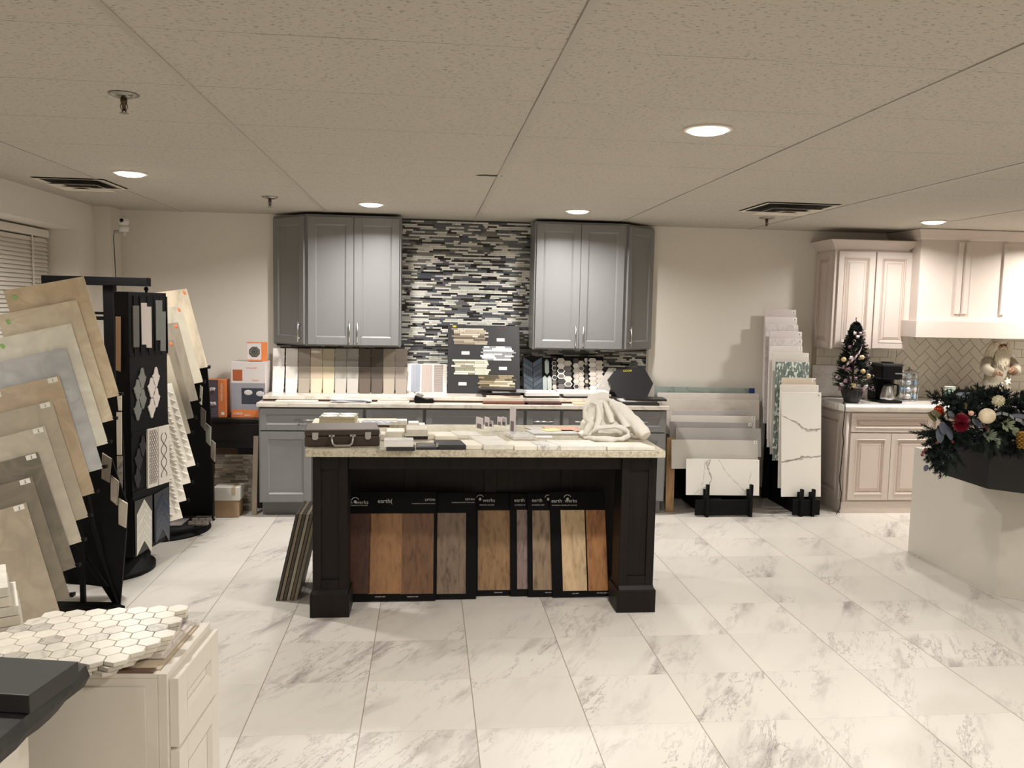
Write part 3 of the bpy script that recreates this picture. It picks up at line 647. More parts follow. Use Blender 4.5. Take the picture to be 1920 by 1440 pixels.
# white cloth: a hooded sweatshirt thrown on the island
def cloth():
    c = V((1.06, 4.86, IZ)); f = MB()
    def el(x, y, z, rx, ry, rz): f.ball((c.x+x, c.y+y, c.z+z), 1, sc_=(rx, ry, rz), seg=20, rings=14)
    def tb(P, r): f.tube([(c.x+a, c.y+b_, c.z+d) for a, b_, d in P], r, seg=12)
    def ring(cx_, cy_, cz_, ax_, az_, tilt, r, a0=0, a1=360, dy=0):
        P = []
        for k in range(a0, a1+1, 20):
            t_ = radians(k); P.append((cx_+ax_*cos(t_), cy_+dy*sin(t_)+tilt*cos(t_), cz_+az_*sin(t_)))
        tb(P, r)
    el(-.035, .02, .135, .07, .085, .10); el(.02, .03, .12, .09, .08, .085); el(.075, .02, .085, .085, .075, .06); el(-.07, .05, .05, .07, .08, .06); el(.04, -.03, .05, .12, .08, .06); el(-.04, -.02, .02, .13, .1, .03)
    ring(-.095, -.035, .155, .04, .058, .02, .018)                                   # open hood
    tb([(-.13, -.02, .19), (-.09, .0, .228), (-.03, .0, .245), (.02, .0, .235)], [.014, .024, .03, .028])
    ring(.0, -.15, .045, .105, .04, -.01, .014, 0, 180, -.02)                       # open waist
    tb([(-.15, -.12, .012), (-.1, -.18, .016), (-.02, -.215, .016), (.06, -.21, .018), (.11, -.17, .03)], [.012, .016, .017, .017, .014])
    tb([(-.14, -.1, .02), (-.12, -.08, .06), (-.09, -.07, .1)], [.016, .022, .02])
    # long folds running from the peak down to the right and the front
    tb([(-.02, -.05, .225), (.0, -.1, .16), (.01, -.14, .1)], [.012, .017, .016]); tb([(-.06, -.05, .2), (-.06, -.11, .12), (-.09, -.15, .05)], [.012, .017, .014])
    tb([(.02, -.03, .22), (.07, -.08, .14), (.1, -.14, .07)], [.014, .02, .018]); tb([(.03, .0, .22), (.09, -.02, .165), (.13, -.07, .11)], [.02, .026, .024])
    tb([(.06, .03, .19), (.13, .02, .12), (.17, -.02, .06), (.18, -.06, .03)], [.02, .026, .028, .02])
    tb([(.03, -.02, .205), (.085, -.055, .165), (.135, -.1, .12), (.17, -.14, .08), (.188, -.165, .05)], [.028, .042, .044, .042, .036])     # sleeve
    tb([(.178, -.152, .066), (.192, -.172, .046), (.203, -.19, .03)], [.041, .043, .038])                                                      # cuff
    o = f.build('sweatshirt', M_((236, 232, 224), .95, noise=.03, scale=200, bump=.3), None, tag=('crumpled white hooded sweatshirt thrown on the right end of the island', 'clothing'))
    r = o.modifiers.new('remesh', 'REMESH'); r.mode = 'VOXEL'; r.voxel_size = .0045; r.use_smooth_shade = True
    s_ = o.modifiers.new('smooth', 'SMOOTH'); s_.iterations = 7; s_.factor = .6
    tx_ = bpy.data.textures.new('folds', 'CLOUDS'); tx_.noise_scale = .075; tx_.noise_depth = 1
    d = o.modifiers.new('folds', 'DISPLACE'); d.texture = tx_; d.strength = .022; d.mid_level = .55; d.texture_coords = 'LOCAL'
    s2 = o.modifiers.new('smooth2', 'SMOOTH'); s2.iterations = 2
cloth()

# ================================================================== THINGS ON THE BACK COUNTER
# colour tile strips, three tiers
names = ['bright white', 'white', 'grey brown', 'pale beige', 'beige', 'light grey', 'soft grey', 'dark umber', 'dark brown grey', 'warm grey', 'taupe']
rgbs = [(238, 234, 230), (224, 220, 214), (160, 150, 138), (206, 190, 168), (208, 196, 170), (176, 172, 164), (174, 170, 164), (96, 86, 78), (92, 84, 78), (160, 150, 138), (150, 140, 132)]
us = [511.5, 536, 559.5, 582.5, 605.5, 628, 650.5, 673, 696, 718.5, 741, 764]
posn = ['first', 'second', 'third', 'fourth', 'fifth', 'sixth', 'seventh', 'eighth', 'ninth', 'tenth', 'last']
for tier, (vt, yt, h, lit_gain, lb) in enumerate(((653.5, 7.13, .3, 1, 'back'), (687.5, 7.03, .22, 1.05, 'middle'), (710, 6.93, .145, 1.08, 'front'))):
    for i in range(11):
        if tier == 2 and i in (0, 7, 8): 
            pass
        u0, u1 = us[i]+(.3 if tier < 2 else 1.2), us[i+1]-.3-(0 if tier < 2 else 1.2)
        if i == 1: u0 -= 0; u1 -= .5
        if i == 0: u1 -= 2
        v = vt+(u0-640)*.006
        tl, tr = Y(u0, v, yt), Y(u1, v, yt); tr.z = tl.z
        zb = LZ+.001; 
        bl_, br_ = V((tl.x, yt-.05, zb)), V((tr.x, yt-.05, zb))
        g = min(255, 1)
        c = tuple(min(250, x*lit_gain) for x in rgbs[i])  # front rows get lighter colours, standing in for stronger light on them
        MB().slab([tl, tr, br_, bl_], .008).build('wall_tile_sample', M_(c, .14 if tier else .2, noise=.015, coat=.3), None, .0015,
            tag=('%s glazed tile, %s from the left in the %s row of colour tiles' % (names[i], posn[i], lb), 'tile', 'colour tile samples, %s row on the back counter' % lb))
# fluted mosaic board
def bq(u0, u1, v0, v1, yt, yb, zb=None, tilt=0):
    tl, tr = Y(u0, v0, yt), Y(u1, v0, yt); tr.z = tl.z = (tl.z+tr.z)/2; bl_, br_ = Y(u0, v1, yb), Y(u1, v1, yb)
    z = zb if zb is not None else (bl_.z+br_.z)/2; bl_.z = br_.z = z; bl_.x = tl.x-tilt; br_.x = tr.x-tilt
    return [tl, tr, br_, bl_]
q = bq(764, 838, 682, 744, 7.1, 6.98, LZ+.001)
o = MB().slab(q, .012).build('mosaic_sample_board', M_((222, 214, 206), .5), None, .001, tag=('white framed board of pale ribbed mosaics, left of the big black board', 'sample board'))
f = MB()
for k, (a_, b_, mi) in enumerate(((.1, .33, 0), (.36, .64, 1), (.67, .9, 2))):
    n_ = 6 if k < 2 else 8
    for i in range(n_):
        for j in range(12 if k == 2 else 1):
            aa = a_+(b_-a_)*i/n_; bb = a_+(b_-a_)*(i+.86)/n_
            f.slab(sub(q, aa, .03+j*.078, bb, .03+(j+1)*.078-.008 if k == 2 else .97, .003), .003, mi)
f.build('ribbed_mosaic', [M_((150, 156, 170), .25), M_((178, 164, 156), .3), M_((164, 152, 146), .3)], o)
# big black board with four strip mosaics
q = bq(840, 974, 610, 744, 7.12, 6.97, LZ+.001)
o = MB().slab(q, .012).build('mosaic_sample_board', M_((40, 40, 42), .5), None, .001, tag=('big black board with four strip mosaics and white labels on the back counter', 'sample board'))
def stripes_on(o, q, u0, v0, u1, v1, mats, n, seed):
    r = random.Random(seed); f = MB(); hh = (v1-v0)/n
    for j in range(n):
        x = u0+r.uniform(0, .06); xe = u1-r.uniform(0, .07)
        while x < xe-.03:
            L = r.choice((.08, .13, .2, .28)); f.slab(sub(q, x, v0+j*hh, min(x+L, xe), v0+(j+.9)*hh, .004), .004, r.randrange(len(mats))); x += L+.004
    f.build('strip_mosaic', mats, o)
TN = [M_((176, 164, 146), .4), M_((104, 94, 84), .3), M_((142, 130, 114), .3), M_((200, 192, 176), .3)]
stripes_on(o, q, .04, .05, .58, .29, TN, 9, 1)
stripes_on(o, q, .44, .31, .95, .52, [M_((214, 214, 214), .12), M_((150, 152, 156), .12), M_((232, 230, 226), .1)], 8, 2)
stripes_on(o, q, .05, .51, .60, .73, [M_((192, 188, 168), .3), M_((150, 148, 130), .2), M_((216, 212, 196), .3)], 8, 3)
stripes_on(o, q, .40, .73, .95, .95, [M_((196, 180, 150), .1, .5), M_((120, 112, 92), .1, .4), M_((214, 204, 182), .1)], 8, 4)
for (a_, b_) in ((.68, .19), (.19, .39), (.71, .61), (.15, .84)):
    lbq = sub(q, a_, b_, a_+.11, b_+.045, .002); l = MB().slab(lbq, .0015).build('paper_label', STICK, o)
    xa = (q[1]-q[0]).normalized(); ya = (q[0]-q[3]).normalized(); text('mosaic', l, bil(lbq, .1, .7), xa, ya, .006, INK)
MB().ball(bil(q, .09, .025, .001), .018, seg=16, rings=6, sc_=(1, .08, .5)).build('round_sticker', M_((216, 190, 50), .5), o, label='yellow oval sticker')
text('ANATOLIA', o, bil(q, .7, .06), xa, ya, .012, M_((110, 60, 50), .6))
# chevron + picket boards
q = bq(979, 1018, 668, 738, 7.08, 6.98, LZ+.001)
o = MB().slab(q, .01).build('chevron_sample_board', BLACK, None, .001, tag=('black board with blue grey chevron tiles, right of the big black board', 'sample board'))
f = MB()
for j in range(8):
    for s_ in (0, 1):
        v0 = .02+j*.135; e0, e1 = (.06, .49) if s_ == 0 else (.94, .51)
        pts = [bil(q, e0, min(v0, 1), .003), bil(q, e1, min(v0+.16, 1), .003), bil(q, e1, min(v0+.285, 1), .003), bil(q, e0, min(v0+.125, 1), .003)]
        if v0+.16 >= 1: continue
        if s_: pts = pts[::-1]
        f.poly(pts, .003, (j+s_) % 2)
f.build('chevron_tiles', [M_((60, 70, 80), .3), M_((74, 84, 94), .3)], o)
q = bq(1016, 1034, 672, 738, 7.07, 6.97, LZ+.001)
o = MB().slab(q, .01).build('picket_sample_board', BLACK, None, .001, tag=('narrow black board with pale green grey picket tiles', 'sample board'))
f = MB()
def hexq(f, q, cu, cv, ru, rv, off, th, mi, pt=.45):   # picket/hex shape
    pts = [bil(q, cu, cv-rv, off), bil(q, cu+ru, cv-rv*pt, off), bil(q, cu+ru, cv+rv*pt, off), bil(q, cu, cv+rv, off), bil(q, cu-ru, cv+rv*pt, off), bil(q, cu-ru, cv-rv*pt, off)]
    f.poly(pts, th, mi)
hexq(f, q, .5, .24, .22, .22, .003, .003, 0, .7); hexq(f, q, .26, .7, .22, .22, .003, .003, 0, .7); hexq(f, q, .74, .7, .22, .22, .003, .003, 1, .7)
f.build('picket_tiles', [M_((170, 180, 176), .2), M_((186, 192, 188), .2)], o)
# honeycomb boards
HM = [M_((200, 192, 182), .35), M_((112, 108, 106), .3), M_((66, 64, 64), .3), M_((226, 222, 216), .3), M_((34, 32, 32), .3)]
def honey(u0, u1, v0, v1, yt, ncol, nrow, lb, seed, ring, white=False):
    q = bq(u0, u1, v0, v1, yt, yt-.1, LZ+.001); r = random.Random(seed)
    o = MB().slab(q, .01).build('honeycomb_sample_board', BLACK, None, .001, tag=(lb, 'sample board', 'black boards with honeycomb mosaics'))
    f = MB(); cw = .9/ncol; rh = .94/nrow
    for i in range(ncol):
        for j in range(nrow):
            cu = .06+cw*(i+.5); cv = .05+rh*(j+.5+(.5 if i % 2 else 0)); 
            if cv+rh*.5 > 1: continue
            mi = (0 if r.random() < .8 else 3) if white else r.choice((0, 1, 2, 3, 0)); 
            a = rh*.5
            def hx(k, off, m_): f.poly([bil(q, max(cu-cw*.64*k, 0), cv, off), bil(q, cu-cw*.34*k, cv-a*k, off), bil(q, cu+cw*.34*k, cv-a*k, off), bil(q, min(cu+cw*.64*k, 1), cv, off), bil(q, cu+cw*.34*k, cv+a*k, off), bil(q, cu-cw*.34*k, cv+a*k, off)], .003, m_)
            if ring and r.random() < .35: hx(.96, .003, 3); hx(.72, .0036, r.choice((1, 2)))
            else: hx(.96, .003, mi)
    f.build('honeycomb_tiles', HM, o)
honey(1034, 1043, 674, 742, 7.05, 1, 7, 'narrowest dark honeycomb board, a sliver of brown hexagons', 5, True)
honey(1043, 1072, 668, 742, 7.03, 2, 7, 'mixed grey and white ringed honeycomb board, widest on the left', 6, True)
honey(1073, 1095, 668, 742, 7.045, 2, 7, 'honeycomb board of cream and dark hexagons in the middle', 7, True)
honey(1095, 1102, 668, 742, 7.06, 1, 10, 'thin strip board of brown hexagons', 9, False)
honey(1102, 1131, 668, 742, 7.03, 2, 8, 'honeycomb board of cream hexagons nearest the big black hexagon', 8, False, True)
# white angled tile & big black hexagon
q = [Y(1143, 690, 7.0), Y(1158, 690, 7.0), Y(1147, 738, 6.93), Y(1122, 722, 6.93)]
MB().poly([Y(1141, 690, 7.0), Y(1160, 690, 7.0), Y(1148, 712, 6.97), Y(1142, 738, 6.93), Y(1126, 738, 6.93), Y(1122, 722, 6.95)], .01).build('tile_sample', M_((196, 190, 184), .4), None, .001, tag=('pale grey hexagon tile edge behind the big black hexagon', 'tile'))
hx = [(1157, 689), (1207, 688), (1225, 719), (1212, 748), (1160, 748), (1139, 712)]
q = [Y(u, v, 6.98-(v-689)*.002) for u, v in hx]
o = MB().poly(q, .012).build('hexagon_tile', M_((30, 30, 32), .45), None, .001, tag=('big black hexagon tile leaning at the right end of the back counter', 'tile'))
xa = (q[1]-q[0]).normalized(); n_ = (q[2]-q[0]).cross(q[1]-q[0]).normalized(); ya = n_.cross(xa)
if ya.z < 0: ya = -ya
text('GGG60', o, Y(1168, 697, 6.965)-V((0, .0, 0)), xa, ya, .017, M_((226, 206, 60), .5), align='LEFT', off=.002)
MB().ball(Y(1154, 694, 6.962), .007, sc_=(1, .3, 1), seg=10, rings=6).build('round_sticker', M_((110, 150, 120), .5), o, label='green round sticker')
# low stacks lying on the counter
CZ = .9065
def st(u0, u1, v, d, h, z, mat, lb, name='sample_board', cat='sample board', ang=0, grp='sample boards lying flat on the back counter'):
    a = Z(u0, v, z); b_ = Z(u1, v, z); xf = L2W(a.x, a.y, 0, ang); W = (b_-a).length
    return MB(xf).box(0, W, 0, d, z+.0006, z+h).build(name, mat, None, .002, tag=(lb, cat, grp))
LZ2 = LZ
DG = M_((34, 32, 33), .4, noise=.1); BRN = wood((120, 78, 56), (70, 42, 30), 7)
def lst(cx_, cy_, w, d, h, z, mat, lb, ang=0, name='sample_board', cat='sample board'):
    xf = L2W(cx_, cy_, 0, ang); return MB(xf).box(-w/2, w/2, -d/2, d/2, z+.0006, z+h).build(name, mat, None, .002, tag=(lb, cat, 'sample boards lying flat on the back counter'))
lst(-1.02, 6.62, .32, .12, .012, CZ, M_((222, 216, 206), .4), 'pale flat tile at the left end of the back counter', .02)
lst(-.95, 6.74, .34, .12, .018, CZ, M_((236, 230, 224), .4), 'white flat tile beneath the white colour tiles')
lst(-.62, 6.72, .36, .14, .02, CZ+.019 if 0 else CZ, M_((190, 150, 124), .5), 'peach coloured flat board in front of the beige tiles', .03) if 0 else None
def sheet_stack(cx_, cy_, w, d, z, n, lb):
    t = T('paper_stack', lb, 'papers', (cx_, cy_, z)); r = random.Random(4)
    for i in range(n): MB(L2W(cx_+r.uniform(-.03, .03), cy_, 0, r.uniform(-.16, .16))).box(-w/2, w/2, -d/2, d/2, z+.0008+i*.004, z+.0035+i*.004).build('sheet', M_((226-8*(i % 3), 226-8*(i % 3), 228-6*(i % 3)), .6), t)
sheet_stack(-.6, 6.595, .27, .09, CZ, 7, 'untidy stack of white papers at the front of the back counter')
lst(-.27, 6.6, .25, .1, .014, CZ, M_((224, 216, 206), .4), 'cream flat tile between the papers and the tape dispenser', -.02)
lst(-.27, 6.62, .22, .07, .012, CZ+.0145, M_((200, 190, 180), .4), 'grey beige tile lying on the cream flat tile', .03)
# tape dispenser
p = Z(778, 756, CZ); t = T('tape_dispenser', 'black desk tape dispenser on the front of the back counter', 'tape dispenser', (p.x+.07, p.y+.03, CZ))
MB().prism([(p.x-.0, CZ+.001), (p.x+.145, CZ+.001), (p.x+.15, CZ+.02), (p.x+.14, CZ+.035), (p.x+.09, CZ+.03), (p.x+.03, CZ+.05), (p.x+.0, CZ+.06), (p.x-.008, CZ+.03)], 1, p.y, p.y+.06).build('base', BLACKM, t, .004)
MB().lathe([(.012, -.01), (.028, -.01), (.028, .01), (.012, .01)], (p.x+.035, p.y+.03, CZ+.062), 20, ax=1).build('tape_roll', M_((190, 190, 186), .3), t)
f = MB().tube([(p.x-.01, p.y+.01, CZ+.085), (p.x+.03, p.y+.01, CZ+.075), (p.x+.07, p.y+.01, CZ+.058)], .005); f.build('metal_arm', STEEL, t)
# binder stacks right
zz = LZ
base_z = LZ
items = [(.60, 6.78, .34, .2, .02, BRN, 'brown wooden board at the bottom of the first binder stack', .0), (.62, 6.78, .3, .2, .02, M_((222, 206, 184), .5), 'cream board in the first stack under the black binders', .03),
         (.60, 6.80, .32, .24, .022, DG, 'black binder in the first stack, under the tilted grey board', -.06), (.66, 6.80, .3, .22, .014, M_((150, 150, 150), .4), 'grey board in the first stack, poking out right', .12), (.58, 6.82, .3, .24, .02, DG, 'black binder on top of the first stack', -.12)]
def pile(items, z):
    for (cx_, cy_, w, d, h, m_, lb, an) in items:
        lst(cx_, cy_, w, d, h, z, m_, lb, an); z += h+.0006
pile([(.62, 6.60, .36, .1, .018, BRN, 'brown wooden board at the bottom of the stack right of the black board', 0)], CZ)
pile([(a, b_+.0, c, d, e*.8, g_, h_, i_) for (a, b_, c, d, e, g_, h_, i_) in items[1:]], LZ)
pile([(.92, 6.60, .3, .1, .02, wood((82, 50, 44), (46, 28, 26), 7), 'dark reddish board under the white slabs', 0)], CZ)
pile([(.92, 6.79, .3, .2, .014, DG, 'black board under the first white tilted slab', .05), (.92, 6.79, .28, .24, .03, M_((238, 236, 234), .2), 'white glossy slab with chamfered corners, middle of the stacks', .1)], LZ)
pile([(1.3, 6.78, .36, .2, .014, DG, 'black board under the wide white slabs', 0), (1.3, 6.79, .4, .22, .016, M_((180, 178, 176), .4), 'grey board under the top wide white slab', .06), (1.28, 6.8, .42, .22, .02, M_((236, 234, 232), .25), 'wide white slab on top, behind the sweatshirt', -.04)], LZ)
pile([(1.32, 6.6, .3, .1, .014, M_((214, 190, 160), .5), 'pale wooden strip board at the counter front behind the sweatshirt', 0)], CZ)
pile([(1.7, 6.66, .36, .2, .022, DG, 'lowest black binder at the right end of the back counter', -.06), (1.72, 6.68, .3, .18, .012, M_((206, 204, 198), .4), 'pale board between the black binders at the right end', .0), (1.78, 6.68, .34, .2, .016, DG, 'topmost black board overhanging the right end of the back counter', -.1)], CZ)

# ================================================================== BIG TILE STANDS (right of the grey cabinets)
def stair(name, lb, xs, y0, steps, z_front, x0, x1, u0h):
    t = T(name, lb, 'tile stand', ((x0+x1)/2, y0+.3, 0))
    for x in xs:
        pts = [(y0, 0)]; pts += [(y0, z_front)]; 
        yy = y0+.035
        pts += [(yy, z_front), (yy, steps[0][1])]
        for k, (ys, zs) in enumerate(steps):
            pts += [(ys, zs)]; 
            if k+1 < len(steps): pts += [(ys, steps[k+1][1])]
        pts += [(steps[-1][0], 0)]
        MB().prism(pts, 0, x-.012, x+.012).build('slotted_side', BLACKM, t, .003)
    MB().box(x0, x1, y0+.02, y0+.04, .01, u0h).build('cross_board', BLACKM, t, .004)
    MB().box(x0, x1, steps[-1][0]-.02, steps[-1][0], .01, steps[-1][1]).build('back_board', BLACKM, t, .004)
    return t
BLACKM2 = BLACKM
# stand A : wide slabs
ST_A = [(6.56+.065*i, .155+.062*i) for i in range(1, 10)]
stair('tile_stand', 'black slotted floor stand holding wide marble look slabs, right of the grey cabinets', (2.285, 2.655), 6.47, [(6.535, .155)]+ST_A, .27, 2.19, 2.66, .14)
MG = M_((240, 237, 231), .12, noise=.012, scale=4, coat=.3); VEIN = M_((176, 166, 158), .2, noise=.25, scale=30); VEIN2 = M_((206, 200, 193), .15, noise=.1, scale=30)
def vein_slab(u0, u1, v, dv, y, h, lb, sticker, grp, du, veins, lean=.03, stw=.03):
    o = bigslab(u0, u1, v, dv, y, h, MG, lb, sticker, grp, lean, .011, du, stw=stw)
    tl, tr = Y(u0, v, y), Y(u1, v+dv, y); q = [tl, tr, V((tr.x+du, y-lean, tr.z-h)), V((tl.x+du, y-lean, tl.z-h))]
    W = (tr-tl).length; H_ = (q[3]-tl).length; f = MB(); r = random.Random(3)
    for pts, w0, mi in veins:
        P = []
        for i in range(len(pts)-1):
            for k in range(6): t_ = k/6; P.append((pts[i][0]*(1-t_)+pts[i+1][0]*t_, pts[i][1]*(1-t_)+pts[i+1][1]*t_))
        P.append(pts[-1]); n = len(P); wd = [w0*(.25+.75*abs(sin(i*.55+w0*900)))*r.uniform(.6, 1.2) for i in range(n)]
        P = [(a+r.uniform(-.004, .004)/W, b_+r.uniform(-.004, .004)/H_) for a, b_ in P]
        for i in range(n-1):
            (a, b_), (c, d) = P[i], P[i+1]; dx, dy = (c-a)*W, (d-b_)*H_; L = math.hypot(dx, dy) or 1; nx, ny = -dy/L, dx/L
            cl = lambda x: min(max(x, .001), .999)
            f.add([bil(q, cl(a+nx*wd[i]/W), cl(b_+ny*wd[i]/H_), .0003), bil(q, cl(c+nx*wd[i+1]/W), cl(d+ny*wd[i+1]/H_), .0003), bil(q, cl(c-nx*wd[i+1]/W), cl(d-ny*wd[i+1]/H_), .0003), bil(q, cl(a-nx*wd[i]/W), cl(b_-ny*wd[i]/H_), .0003)], [(0, 1, 2, 3)], mi)
    f.build('stone_veins', [VEIN, VEIN2], o); return o
def wrap(rgb):
    m, nt, b = base('wrapped_slab'); b.inputs['Base Color'].default_value = lin(rgb); b.inputs['Roughness'].default_value = .35; b.inputs['Coat Weight'].default_value = 1; b.inputs['Coat Roughness'].default_value = .06
    n = nn(nt, 'ShaderNodeTexNoise', i_Scale=5, i_Detail=5, i_Distortion=2.0); nt.links.new(coords(nt, (1, 1, 2.2), (0, .7, 0)), n.inputs[0]); bp = nn(nt, 'ShaderNodeBump', i_Strength=.9, i_Distance=.012); nt.links.new(n.outputs[0], bp.inputs['Height']); nt.links.new(bp.outputs[0], b.inputs['Coat Normal']); return m
WG = M_((226, 220, 212), .1, noise=.02, coat=.4); LG = M_((196, 190, 188), .12, noise=.04, coat=.4); PB = marble((214, 206, 196), (190, 178, 168), 2, .3, .3)
TG = marble((158, 168, 162), (120, 130, 126), 3, .6, .1)
def bigslab(u0, u1, v, dv, y, h, mat, lb, sticker=None, grp='big tile slabs on the wide stand', lean=.03, mi=.011, du=0, name='tile_slab', stw=.03):
    tl, tr = Y(u0, v, y), Y(u1, v+dv, y); 
    bl_, br_ = V((tl.x+du, y-lean, tl.z-h)), V((tr.x+du, y-lean, tr.z-h))
    q = [tl, tr, br_, bl_]
    o = MB().slab(q, mi).build(name, mat, None, .0015, tag=(lb, 'tile slab', grp))
    if sticker:
        W = (tr-tl).length; s = stw/W; a = 1-s*1.25; xa = (tr-tl).normalized(); ya = (tl-bl_).normalized()
        sq = sub(q, a, .008, a+s, .008+stw*.9/h, .001); l = MB().slab(sq, .0006).build('number_sticker', STICK, o)
        text(sticker, l, bil(sq, .3, .82), xa, ya, stw*.55, INK)
    return o
AY = lambda k: 6.555+.065*k
bigslab(1228, 1415, 724, 4, AY(9)-.01, .3, TG, 'teal green glass look slab with blue tape, rearmost on the wide stand')
qb = [Y(1404.5, 728, AY(9)-.02), Y(1415, 728.3, AY(9)-.02), Y(1415, 736, AY(9)-.02), Y(1404.5, 736, AY(9)-.02)]
bigslab(1233, 1423, 736, 2, AY(8), .3, M_((224, 216, 208), .4), 'plain cream slab, second from the back of the wide stand')
bigslab(1234, 1424, 748, 2, AY(7), .3, PB, 'pale beige slab with faint bands, third from the back of the wide stand')
bigslab(1262, 1408.5, 769, 1, AY(6), .3, LG, 'narrow light grey slab in the middle of the wide stand')
bigslab(1258, 1417, 779, 1.5, AY(5), .3, WG, 'glossy white slab reflecting the lights, middle of the wide stand', '4')
bigslab(1256, 1411, 790, 3, AY(4), .3, M_((172, 166, 164), .2, coat=.3), 'grey slab just behind the wrapped grey slab', '4')
bigslab(1267, 1427, 802, 1.5, AY(3), .24, wrap((178, 174, 172)), 'shiny wrapped mid grey slab, third from the front of the wide stand')
bigslab(1259, 1421, 824, 2, AY(1.7), .24, wrap((206, 202, 194)), 'shiny wrapped pale grey slab directly behind the veined white slab', '4')
vein_slab(1287, 1424, 860, 2, AY(0)+.035, .298, 'white slab with grey veins at the front of the wide stand', '1', 'big tile slabs on the wide stand', 0,
    [([(.33, 0), (.29, .2), (.34, .52), (.3, .8), (.26, 1)], .006, 0), ([(.25, 0), (.24, .3), (.24, .6), (.2, .75)], .003, 1), ([(.33, 0), (.27, .1), (.3, .3)], .012, 1), ([(.44, .02), (.52, .3), (.6, .48), (.7, .68), (.84, .95)], .0022, 0), ([(.3, .78), (.17, .85), (.1, 1)], .004, 1), ([(.9, .3), (.86, .6), (.88, .9)], .003, 1)])
MB().slab([Y(1404.5, 727.6, AY(9)-.022), Y(1415, 727.9, AY(9)-.022), Y(1415, 737, AY(9)-.024), Y(1404.5, 737, AY(9)-.024)], .001).build('tape_patch', M_((36, 58, 120), .7), bpy.data.objects['tile_slab'])
# stand B : tall slabs
ST_B = [(6.56+.058*i, .12+.075*i) for i in range(1, 11)]
stair('tile_stand', 'black slotted floor stand holding tall narrow slabs beside the cream cabinet', (3.09, 3.19), 6.47, [(6.535, .12)]+ST_B, .23, 3.02, 3.255, .14)
PK = M_((222, 212, 210), .15, noise=.02, coat=.3); PW_ = M_((232, 224, 222), .2, noise=.03)
WAV = marble((220, 214, 212), (190, 182, 182), 14, .6, .15)
GM = base('green_shard_mosaic'); m, nt, b = GM; vo = nn(nt, 'ShaderNodeTexVoronoi', i_Scale=55.0); nt.links.new(coords(nt, (1.6, 1, .7)), vo.inputs[0])
r_ = ramp(nt, vo.outputs['Color'], [(.1, lin((112, 126, 120))), (.35, lin((136, 148, 142))), (.55, lin((122, 136, 130))), (.68, lin((220, 228, 220)))]); r_.color_ramp.interpolation = 'CONSTANT'
nt.links.new(r_.outputs[0], b.inputs['Base Color']); b.inputs['Roughness'].default_value = .2
BYf = lambda k: 6.58+.055*k
gB = 'tall tile slabs on the narrow stand'
tall = [(10, 1434, 1493, 580, PK, 'pinkish white tall slab, rearmost and highest on the narrow stand', '8'), (9, 1435, 1495, 594, PW_, 'off white tall slab, second from the back of the narrow stand', '8'), (8, 1436, 1497, 608, WAV, 'shiny rippled tall slab, third from the back of the narrow stand', '7'),
        (7, 1443, 1504, 621, PK, 'plain pinkish tall slab, fourth from the back of the narrow stand', '8'), (6, 1443, 1504.5, 635, WAV, 'fluted tall slab, fifth from the back of the narrow stand', '8'), (5, 1443.5, 1505, 649, PW_, 'pale tall slab, sixth from the back of the narrow stand', '7'),
        (4, 1449, 1517, 661, WG, 'glossy tall white slab behind the green mosaic slab', '7')]
for k, u0, u1, v, mt, lb, s in tall: bigslab(u0, u1, v, 1, BYf(k), .87, mt, lb, s, gB, .03, .011, du=.006)
bigslab(1455, 1518, 678, 1.5, BYf(3), .84, m, 'tall slab faced with green shard mosaic on the narrow stand', None, gB, .03, .011)
bigslab(1466, 1530, 708, 1, BYf(2), .84, M_((222, 208, 190), .3), 'beige tall slab behind the front two on the narrow stand', '10', gB, .03, .011, du=.012)
bigslab(1463, 1535, 721, 1, BYf(1), .87, wrap((236, 230, 222)), 'glossy wrapped tall slab behind the front white one', '7', gB, .03, .011, du=.012)
vein_slab(1465.5, 1540, 735, 1, BYf(0), .875, 'tall white slab with two grey brown veins at the front of the narrow stand', '8', gB, .03,
    [([(0, .22), (.15, .25), (.35, .28), (.5, .325), (.66, .36), (.8, .352), (1, .348)], .006, 0), ([(.35, .28), (.5, .335), (.66, .37), (.9, .36)], .012, 1), ([(0, .665), (.2, .655), (.42, .635), (.52, .615), (.75, .62), (1, .61)], .009, 0), ([(.05, .66), (.4, .64), (.6, .62)], .014, 1)])
# wooden plank between cabinet and slabs
MB().slab([V((2.0, 6.72, .62)), V((2.07, 6.72, .62)), V((2.06, 6.66, .002)), V((1.99, 6.66, .002))], .02).build('wooden_plank', wood((178, 142, 100), (140, 106, 70), 6), None, .001, tag=('narrow pine plank standing between the grey cabinet and the wide slabs', 'plank'))

